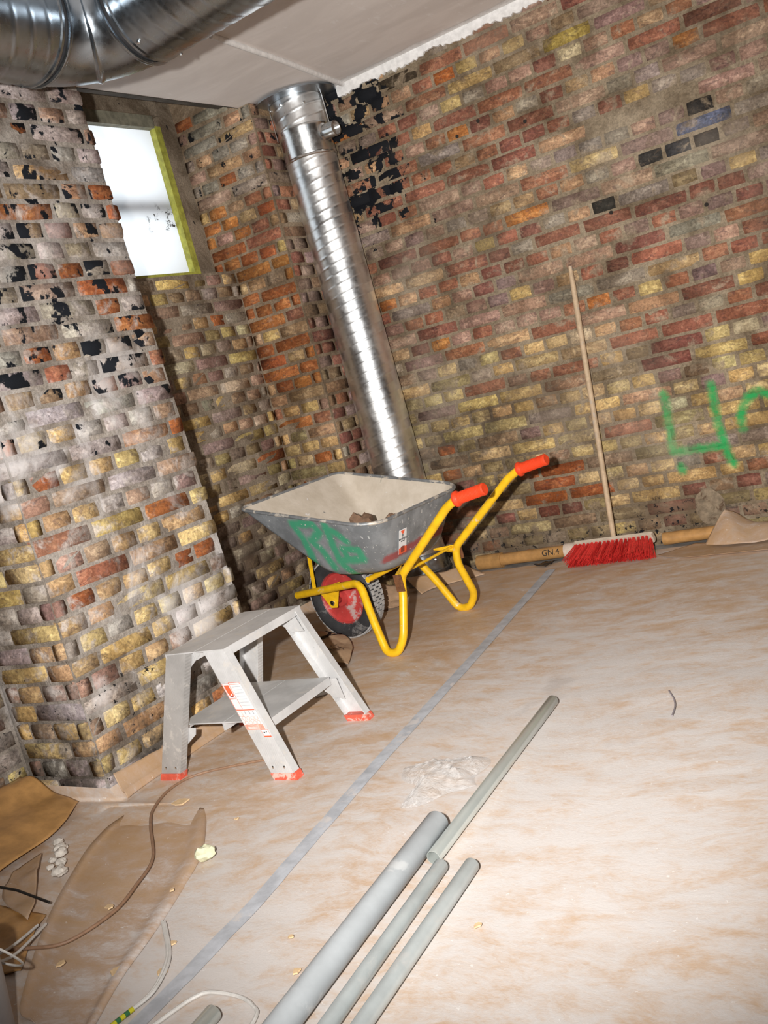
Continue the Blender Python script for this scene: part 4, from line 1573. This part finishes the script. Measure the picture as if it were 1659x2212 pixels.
lq(-0.041, 0.032, 0.385, 0.745, 0.0007, M_LABCLR, 'label_sheet')
lframe(-0.041, -0.012, 0.63, 0.745, 0.0012, M_LABRED)
lframe(-0.041, -0.012, 0.545, 0.625, 0.0012, M_LABRED)
lframe(-0.012, 0.032, 0.735, 0.752, 0.0012, M_LABRED)
lq(-0.036, -0.017, 0.665, 0.732, 0.0012, M_LABRED)
lq(-0.034, -0.027, 0.652, 0.68, 0.0013, M_LABRED)
lq(-0.022, -0.016, 0.652, 0.69, 0.0013, M_LABRED)
lq(-0.033, -0.020, 0.640, 0.650, 0.0012, simple('label_maroon', (0.30, 0.06, 0.06), 0.5, var=0, bump=0))
lq(-0.041, 0.032, 0.535, 0.541, 0.0012, M_LABRED)
for k in range(7):
    lq(-0.007, 0.027, 0.715 - 0.024 * k, 0.718 - 0.024 * k, 0.0012, M_LABGREY)
lframe(-0.041, -0.024, 0.49, 0.525, 0.0012, M_LABPALE)
for (hh, tt) in ((-0.011, 0.515), (0.006, 0.515), (0.021, 0.515)):
    lq(hh - 0.002, hh + 0.002, tt - 0.012, tt + 0.012, 0.0012, M_LABGREY)
for row, tt in enumerate((0.475, 0.44)):
    for hh in (-0.027, -0.010, 0.007, 0.022):
        b = MB()
        c = leg_pt(1, -1, tt, hh, -0.0012)
        for k in range(16):
            a0, a1 = 2 * math.pi * k / 16, 2 * math.pi * (k + 1) / 16
            q = []
            for (rr_, a_) in ((0.0068, a0), (0.0068, a1), (0.0058, a1), (0.0058, a0)):
                q.append(c + Vector((rr_ * math.cos(a_), 0, rr_ * math.sin(a_))))
            b.hexa(q + [p + Vector((0, -0.0004, 0)) for p in q])
        b.build('pictogram_ring', M_LABPALE, lab)
lq(-0.041, 0.032, 0.385, 0.425, 0.0012, M_LABPALE)
for k in range(3):
    lq(-0.030, 0.012, 0.415 - 0.010 * k, 0.418 - 0.010 * k, 0.0016, M_LABEL)
lq(0.012, 0.040, 0.335, 0.385, 0.0012, M_LABEL)
lframe(0.012, 0.040, 0.335, 0.385, 0.0016, M_LABRED)
lq(0.012, 0.040, 0.328, 0.337, 0.0018, M_LABRED)
lq(0.018, 0.024, 0.358, 0.366, 0.0016, M_INK)
lq(0.028, 0.032, 0.364, 0.374, 0.0016, M_INK)

# ---------------------------------------------------------------- broom
M_WOOD = simple('pale_wood', (0.50, 0.37, 0.24), 0.65, var=0.15, scale=30, bump=0.15, dirt=(0.42, 0.36, 0.30), dirt_thr=0.58)
M_BLOCK = simple('broom_block_wood', (0.58, 0.49, 0.39), 0.7, var=0.12, scale=30, bump=0.15)
M_BRISTLE = simple('red_bristle', (0.62, 0.035, 0.03), 0.4, var=0.25, scale=90, bump=0.0)
broom = thing('broom', 'push broom with red bristles and wooden handle leaning on the long wall', 'broom', (-1.700, 4.285, 0.006), math.radians(-1.5))
HB = 0.1915
bz, tilt = 0.076, math.radians(57)
BMx = Matrix.Translation((0, 0.012, bz)) @ Matrix.Rotation(-tilt, 4, 'X')
bl = MB()
prof = [(-0.028, -0.012), (0.028, -0.012), (0.028, 0.004), (0.018, 0.014), (-0.018, 0.014), (-0.028, 0.004)]
pv = []
for (xx, sc_) in ((-HB, 0.9), (-HB + 0.008, 1.0), (HB - 0.008, 1.0), (HB, 0.9)):
    pv += [BMx @ Vector((xx, y * sc_, z * sc_)) for (y, z) in prof]
pf = []
for i in range(3):
    for k in range(6):
        k2 = (k + 1) % 6
        pf.append((i * 6 + k, (i + 1) * 6 + k, (i + 1) * 6 + k2, i * 6 + k2))
pf += [tuple(range(6)), tuple(range(23, 17, -1))]
bl.add(pv, pf)
bl.build('block', M_BLOCK, broom)
inv = (Matrix.Translation((-1.700, 4.285, 0.006)) @ Matrix.Rotation(math.radians(-1.5), 4, 'Z')).inverted()
h0 = BMx @ Vector((0.0, 0.0, 0.006))
h1 = inv @ Vector((-1.653, YR - 0.024, 1.348))
pth = [h0.lerp(h1, i / 14) for i in range(15)]
MB().tube(pth, [0.0125] * 13 + [0.0122, 0.009], 14).build('handle', M_WOOD, broom, smooth=True)
tufts = []
for k in range(5):
    r = random.Random(60 + k)
    tm = MB()
    for q in range(26):
        a, rr_ = r.uniform(0, 6.28), 0.0065 * math.sqrt(r.random())
        x0, y0 = rr_ * math.cos(a), rr_ * math.sin(a)
        sp = 2.0 + 0.35 * r.random()
        L = 0.118 * r.uniform(0.93, 1.06)
        dx, dy = x0 * sp + r.uniform(-1, 1) * 0.0025, y0 * sp * 1.1 + r.uniform(-1, 1) * 0.003
        bend = r.uniform(-0.003, 0.003)
        tm.tube([(x0, y0, 0), (x0 + dx * 0.45 + bend, y0 + dy * 0.45, -L * 0.55), (x0 + dx, y0 + dy, -L)], 0.0011, 3)
    me = bpy.data.meshes.new('bristle_tuft')
    me.from_pydata(tm.v, [], tm.f)
    me.materials.append(M_BRISTLE)
    tufts.append(me)
r = random.Random(9)
for j, yy in enumerate((-0.019, 0.0, 0.019)):
    for k in range(18):
        o = bpy.data.objects.new('bristle_tuft', tufts[r.randrange(5)])
        COL.objects.link(o)
        o.parent = broom
        xx = -HB + 0.013 + (2 * HB - 0.026) * (k + (0.5 if j == 1 else 0)) / 17.5
        fan = xx / HB * 0.22
        o.matrix_local = BMx @ Matrix.Translation((xx, yy, -0.012)) @ Matrix.Rotation(-fan, 4, 'Y') @ Matrix.Rotation(yy * 6, 4, 'X') @ Matrix.Rotation(r.uniform(0, 6.28), 4, 'Z')

# ---------------------------------------------------------------- pipes on the floor
M_PVC = simple('grey_plastic_pipe', (0.42, 0.45, 0.47), 0.5, var=0.08, scale=9, bump=0.05, dirt=(0.56, 0.58, 0.59), dirt_thr=0.52)
M_PIPEG = simple('zinc_pipe', (0.52, 0.57, 0.575), 0.38, 0.3, var=0.1, scale=9, bump=0.04, dirt=(0.60, 0.62, 0.61), dirt_thr=0.60)
M_CHROME = simple('bright_zinc_pipe', (0.56, 0.60, 0.575), 0.25, 0.55, var=0.06, scale=9, bump=0.02)


def pipe(name, label, a, b, rad, wall, mat, group='pipes lying on the floor paper'):
    a, b = Vector(a), Vector(b)
    d = (b - a)
    L = d.length
    o = MB().lathe([(rad - wall, 0.0), (rad - 0.0006, 0.0), (rad, 0.0012), (rad, L - 0.0012), (rad - 0.0006, L), (rad - wall, L), (rad - wall, 0.0)], a, d, 28, cap=False).build(name, mat, smooth=True, angle=40)
    return tag(o, label, 'pipe', group)


PZ = 0.0095
pipe('steel_pipe', 'bright steel pipe reaching furthest back on the floor', (-1.321, 2.576, PZ + 0.0175), (-1.2585, 1.70, PZ + 0.0175), 0.0172, 0.0015, M_CHROME)
pipe('plastic_pipe', 'thick matt grey plastic pipe lying left of the steel pipes', (-1.318, 1.835, PZ + 0.030), (-1.215, 0.70, PZ + 0.030), 0.0285, 0.003, M_PVC)
pipe('zinc_pipe', 'thin zinc pipe lying against the thick grey pipe', (-1.222, 1.672, PZ + 0.0185), (-1.135, 0.70, PZ + 0.0185), 0.0165, 0.0015, M_PIPEG)
pipe('zinc_pipe', 'thin zinc pipe lying alone as the rightmost pipe', (-1.149, 1.682, PZ + 0.0185), (-1.078, 0.70, PZ + 0.0185), 0.0170, 0.0015, M_PIPEG)
pipe('steel_pipe', 'short pipe end poking in at the bottom edge', (-1.435, 1.140, PZ + 0.018), (-1.40, 0.72, PZ + 0.018), 0.017, 0.0015, M_CHROME)

# ---------------------------------------------------------------- cables
M_CORDBR = simple('brown_cord', (0.26, 0.15, 0.09), 0.6, var=0.15, scale=60, bump=0.1)
M_CABW = simple('white_cable', (0.62, 0.60, 0.57), 0.5, var=0.1, scale=40, bump=0.05)
M_CABG = simple('green_yellow', (0.55, 0.50, 0.02), 0.5, var=0.05, scale=40, bump=0)
M_GRN = simple('earth_green', (0.03, 0.14, 0.05), 0.5, var=0.05, bump=0)
M_CABG2 = simple('grey_wire', (0.25, 0.22, 0.24), 0.6, var=0.1, bump=0)
M_BLACK = simple('black_rod', (0.012, 0.012, 0.012), 0.5, var=0.1, bump=0)


def cable(name, label, pts, rad, mat, z=0.012, group=None):
    P = smoothpath([(x, y, z + (q[0] if q else 0)) for (x, y, *q) in pts], 8)
    o = MB().tube(P, rad, 8).build(name, mat, smooth=True)
    return tag(o, label, 'cable', group)


cable('cord', 'brown cord curving over the paper from lower left to the stool',
      [(-2.30, 1.13, 0.03), (-2.16, 1.201, 0.02), (-2.10, 1.22, 0.02), (-2.023, 1.268, 0.012), (-1.996, 1.391, 0.012), (-2.033, 1.504, 0.012), (-2.098, 1.626, 0.010), (-2.264, 1.781, 0.012), (-2.357, 1.882, 0.006), (-2.413, 2.01, 0.004), (-2.391, 2.119), (-2.239, 2.20), (-2.17, 2.225)], 0.0042, M_CORDBR)
wc = thing('cable', 'white double cable with a green and yellow striped end at lower left', 'cable')
P = smoothpath([(x, y, 0.014) for (x, y) in [(-1.648, 1.124), (-1.650, 1.183), (-1.705, 1.28), (-1.795, 1.362), (-1.832, 1.392)]], 8)
for dx in (0.0, 0.008):
    MB().tube([p + Vector((dx * min(1.0, i / 14), 0, 0)) for i, p in enumerate(P)], 0.0038, 8).build('strand', M_CABW, wc, smooth=True)
for k in range(10):
    a = Vector((-1.648, 1.124, 0.014)).lerp(Vector((-1.662, 1.02, 0.014)), k / 10)
    b = Vector((-1.648, 1.124, 0.014)).lerp(Vector((-1.662, 1.02, 0.014)), (k + 1) / 10)
    MB().tube([a, b], 0.0052, 10).build('stripe', M_CABG if k % 2 == 0 else M_GRN, wc, smooth=True)
cable('cable', 'single white cable looping at the bottom edge', [(-1.57, 1.06), (-1.55, 1.142), (-1.534, 1.186), (-1.507, 1.206), (-1.434, 1.207), (-1.384, 1.19), (-1.354, 1.161), (-1.33, 1.05)], 0.0042, M_CABW)
cable('cable', 'short white cable by the bucket, upper of two', [(-2.14, 1.13, 0.05), (-2.128, 1.185, 0.035), (-2.181, 1.31, 0.012)], 0.0035, M_CABW)
cable('cable', 'short white cable by the bucket, lower of two', [(-2.07, 1.13, 0.05), (-2.085, 1.185, 0.035), (-2.160, 1.318, 0.012)], 0.0035, M_CABW)
tag(MB().tube([(-2.50, 1.405, 0.050), (-2.36, 1.392, 0.054), (-2.215, 1.378, 0.040)], 0.0035, 8).build('rod', M_BLACK, smooth=True), 'thin black rod lying on torn paper at the left edge', 'rod')
cable('cable', 'white cable end lying on the floor under the stool', [(-2.44, 2.86), (-2.36, 2.83), (-2.33, 2.78), (-2.36, 2.74)], 0.007, M_CABW)

cable('wire', 'tiny curled wire scrap lying alone on the right floor paper', [(-0.99, 2.652), (-0.958, 2.59), (-0.94, 2.536), (-0.931, 2.474)], 0.0022, M_CABG2)
# ---------------------------------------------------------------- debris
M_FOAM = simple('foam_chunk', (0.66, 0.66, 0.46), 0.9, var=0.15, scale=30, bump=0.4)
lump('foam_chunk', 'pale yellow foam chunk lying alone on the paper', 'foam', (-1.930, 1.655, 0.010), (0.028, 0.024, 0.018), M_FOAM, 21)
M_PLCR = simple('plaster_crumb', (0.62, 0.57, 0.51), 0.95, var=0.2, scale=50, bump=0.5)
for k in range(16):
    t = k / 15
    x, y = -2.53 + 0.17 * t + rng.uniform(-0.025, 0.025), 1.68 - 0.16 * t + rng.uniform(-0.02, 0.02)
    s_ = rng.uniform(0.009, 0.022)
    lump('plaster_crumb', 'white plaster crumb in the heap at lower left', 'plaster', (x, y, 0.015), (s_, s_ * 0.8, s_ * 0.6), M_PLCR, 40 + k, group='plaster crumbs')
M_CHIP = simple('tan_chip', (0.66, 0.47, 0.27), 0.9, var=0.12, scale=60, bump=0.2)
chips = [(-2.30, 1.94, 0.035), (-1.80, 1.22, 0.02), (-1.96, 1.20, 0.012), (-2.47, 1.62, 0.012), (-2.03, 1.41, 0.014), (-1.74, 1.33, 0.012), (-1.68, 1.24, 0.018), (-2.0, 1.86, 0.008), (-1.9, 1.5, 0.008), (-1.45, 1.4, 0.009), (-1.36, 1.30, 0.011), (-1.05, 1.5, 0.01)]
CHIPL = ['largest tan chip, on the paper between stool and foam chunk', 'tan chip on the flap edge near the white double cable', 'small tan chip on the brown flap near the cord', 'tiny tan chip beside the plaster crumb heap', 'tan chip lying under the middle of the brown cord',
         'small tan chip just left of the grey tape', 'tan chip touching the left side of the grey tape', 'tiny tan chip above the foam chunk', 'tiny tan chip on the paper below the foam chunk', 'tiny tan chip between tape and thick grey pipe', 'small tan chip near the looping white cable', 'small tan chip right of the rightmost pipe']
for k, (x, y, s_) in enumerate(chips):
    r = random.Random(90 + k)
    nn_ = 7
    ring = [(s_ * r.uniform(0.5, 1.1) * math.cos(2 * math.pi * i / nn_), s_ * r.uniform(0.5, 1.1) * math.sin(2 * math.pi * i / nn_)) for i in range(nn_)]
    vv = [(a, b, 0) for a, b in ring] + [(a * 0.92, b * 0.92, 0.003) for a, b in ring]
    o = MB().add(vv, [tuple(range(nn_ - 1, -1, -1)), tuple(range(nn_, 2 * nn_))] + [(i, (i + 1) % nn_, (i + 1) % nn_ + nn_, i + nn_) for i in range(nn_)]).build('paint_chip', M_CHIP)
    o.location = (x, y, 0.022 if (x < -1.8 and y < 1.7) else 0.010)
    tag(o, CHIPL[k], 'chip', 'tan paint chips')
# clear plastic bag
n = N('clear_plastic')
M_CLEAR = n.out((0.93, 0.94, 0.95), 0.12, 0.0, 0.6, Alpha=0.27)
n.bump(n.noise(n.obj(), 38, 5, 0.7, 1.0), 0.9, 0.02)
vs, fs = [], []
nu_, nv_ = 44, 30
for j in range(nv_ + 1):
    for i in range(nu_ + 1):
        u, v = i / nu_ - 0.5, j / nv_ - 0.5
        rr_ = math.hypot(u * 2, v * 2)
        ang = math.atan2(v, u)
        lim = 0.85 + 0.18 * math.sin(3 * ang + 1) + 0.1 * math.sin(5 * ang)
        k = lim / max(abs(u) * 2, abs(v) * 2, 1e-6) * max(abs(u), abs(v)) * 2
        x, y = u * 0.24 * lim, v * 0.26 * lim
        edge = max(abs(u), abs(v)) * 2
        z = 0.012 + (1 - edge ** 2) * (0.030 + 0.035 * abs(fbm(x, y, 2, 14, 3))) + 0.022 * abs(fbm(x, y, 7, 30, 2)) * (1 - edge ** 4)
        vs.append((x, y, z))
for j in range(nv_):
    for i in range(nu_):
        a = j * (nu_ + 1) + i
        fs.append((a, a + 1, a + nu_ + 2, a + nu_ + 1))
o = MB().add(vs, fs).build('plastic_bag', M_CLEAR, smooth=True, angle=25)
o.location = (-1.46, 2.11, 0)
o.rotation_euler = (0, 0, 0.5)
tag(o, 'crumpled clear plastic bag lying beside the bright steel pipe', 'plastic bag')

# flattened paper sack with print, by the wheel
sack = strip_sheet('paper_sack', 'crumpled brown paper sack with black print under the wheelbarrow wheel', [(-2.86, 3.34, 0.02), (-2.72, 3.22, 0.05), (-2.58, 3.10, 0.03), (-2.48, 2.98, 0.0)],
                   [(-2.78, 3.365, 0.01), (-2.63, 3.335, 0.04), (-2.50, 3.22, 0.02), (-2.42, 3.06, 0.0)], M_SACK, nu=60, nv=40,
                   h=lambda s_, t, p: 0.013 + 0.035 * math.sin(s_ * math.pi) * (0.5 + 0.5 * math.sin(t * 9)) + 0.018 * abs(fbm(p.x, p.y, 4, 9, 2)), cat='sack')
sv = np.array([v.co[:] for v in sack.data.vertices])


def drape(o):
    for v in o.data.vertices:
        k = int(np.argmin((sv[:, 0] - v.co.x) ** 2 + (sv[:, 1] - v.co.y) ** 2))
        v.co.z = sv[k, 2] + 0.004


rd = Vector((0.80, -0.60, 0))
ud_ = Vector((0.60, 0.80, 0))
drape(text_mesh('print', 'D', 0.15, M_INK, frame((-2.70, 3.27, 0), rd, ud_), sack))
drape(text_mesh('print', 'V', 0.09, M_INK, frame((-2.645, 3.315, 0), -rd, -ud_), sack))
pm = MB()
rr2 = random.Random(77)
for k in range(5):
    for q in range(4):
        c_ = Vector((-2.60, 3.145, 0)) + rd * (0.026 * k) + ud_ * (0.020 * q + rr2.uniform(-0.003, 0.003))
        a_ = rd * rr2.uniform(0.005, 0.009)
        b_ = ud_ * rr2.uniform(0.002, 0.007)
        pm.add([c_ - a_ - b_, c_ + a_ - b_, c_ + a_ + b_ * 0.4, c_ - a_ * 0.3 + b_], [(0, 1, 2, 3)])
drape(pm.build('print', M_INK, sack))
# folded paper scraps around the duct foot
strip_sheet('paper_flap', 'folded paper scrap leaning at the foot of the vertical duct', [(-2.62, 4.02, 0.0), (-2.60, 4.10, 0.0), (-2.5, 4.18, 0.0), (-2.38, 4.26, 0.0)], [(-2.74, 4.09, 0.075), (-2.68, 4.13, 0.065), (-2.585, 4.20, 0.055), (-2.50, 4.30, 0.05)], M_PAPER2, nu=20, nv=10,
            h=lambda s_, t, p: 0.010 + 0.01 * fbm(p.x, p.y, 8, 12, 2) * s_)
strip_sheet('paper_flap', 'crumpled brown paper scrap behind the wheelbarrow wheel', [(-2.86, 3.72, 0.0), (-2.74, 3.78, 0.0), (-2.62, 3.80, 0.0)], [(-2.88, 3.86, 0.06), (-2.76, 3.92, 0.09), (-2.62, 3.93, 0.04)], M_SACK, nu=16, nv=12,
            h=lambda s_, t, p: 0.012 + 0.045 * abs(fbm(p.x, p.y, 8, 11, 2)))

# bucket at the lower left corner
M_BUCKET = simple('grey_bucket', (0.30, 0.29, 0.30), 0.4, var=0.1, scale=8, bump=0.03, dirt=(0.42, 0.41, 0.41), dirt_thr=0.6)
bk = thing('bucket', 'grey plastic bucket cut off by the lower left corner', 'bucket', (-1.905, 0.925, 0.010))
MB().lathe([(0.088, 0.0), (0.09, 0.004), (0.108, 0.20), (0.114, 0.205), (0.114, 0.222), (0.118, 0.225), (0.118, 0.235), (0.110, 0.235), (0.106, 0.20), (0.087, 0.008)], (0, 0, 0), (0, 0, 1), 40).build('bucket_body', M_BUCKET, bk, smooth=True, angle=35)
hp = [Vector((0.115 * math.cos(a), 0.03 + 0.115 * math.sin(a) * 0.2, 0.21 - 0.14 * math.sin(a))) for a in [math.pi * i / 20 for i in range(21)]]
hp = [Vector((0.118 * math.cos(a), 0.06 + 0.075 * math.sin(a), 0.215 - 0.10 * math.sin(a))) for a in [math.pi * i / 20 for i in range(21)]]
MB().tube(hp, 0.0025, 6).build('handle', M_CABW, bk, smooth=True)

# mortar plug and near-black discs, the shade of drilled holes put into colour
vs, fs = [], []
for j in range(9):
    for i in range(24):
        a = 2 * math.pi * i / 24
        rr_ = j / 8
        k = 1 + 0.15 * noise.noise(Vector((math.cos(a) * 2, math.sin(a) * 2, 3)))
        y = -0.013 * (1 - rr_ ** 3) + 0.008 * (1 if rr_ < 0.3 else 0) + 0.004 * fbm(rr_ * math.cos(a), rr_ * math.sin(a), 1, 5, 2)
        vs.append((rr_ * 0.066 * k * math.cos(a), y, rr_ * 0.085 * k * math.sin(a)))
for j in range(8):
    for i in range(24):
        i2 = (i + 1) % 24
        fs.append((j * 24 + i, j * 24 + i2, (j + 1) * 24 + i2, (j + 1) * 24 + i))
o = MB().add(vs, fs).build('mortar_plug', simple('plug_mortar', (0.22, 0.17, 0.115), 0.95, var=0.35, scale=30, bump=0.6, dirt=(0.10, 0.06, 0.035), dirt_thr=0.54), wall_right, smooth=True)
o.location = (-1.275, YR - 0.008, 0.15)
hm = simple('drill_hole_shade', (0.02, 0.015, 0.012), 0.95)
for (u, z) in [(-1.71, 2.02), (-2.05, 2.07), (-1.93, 2.10), (-1.42, 1.52), (-1.02, 1.43)]:
    o = MB().lathe([(0.0085, 0.0), (0.0085, 0.003), (0.006, 0.003)], (0, 0, 0), (0, -1, 0), 12).build('drill_hole_shade', hm, wall_right)
    o.location = (u, YR - 0.009, z)
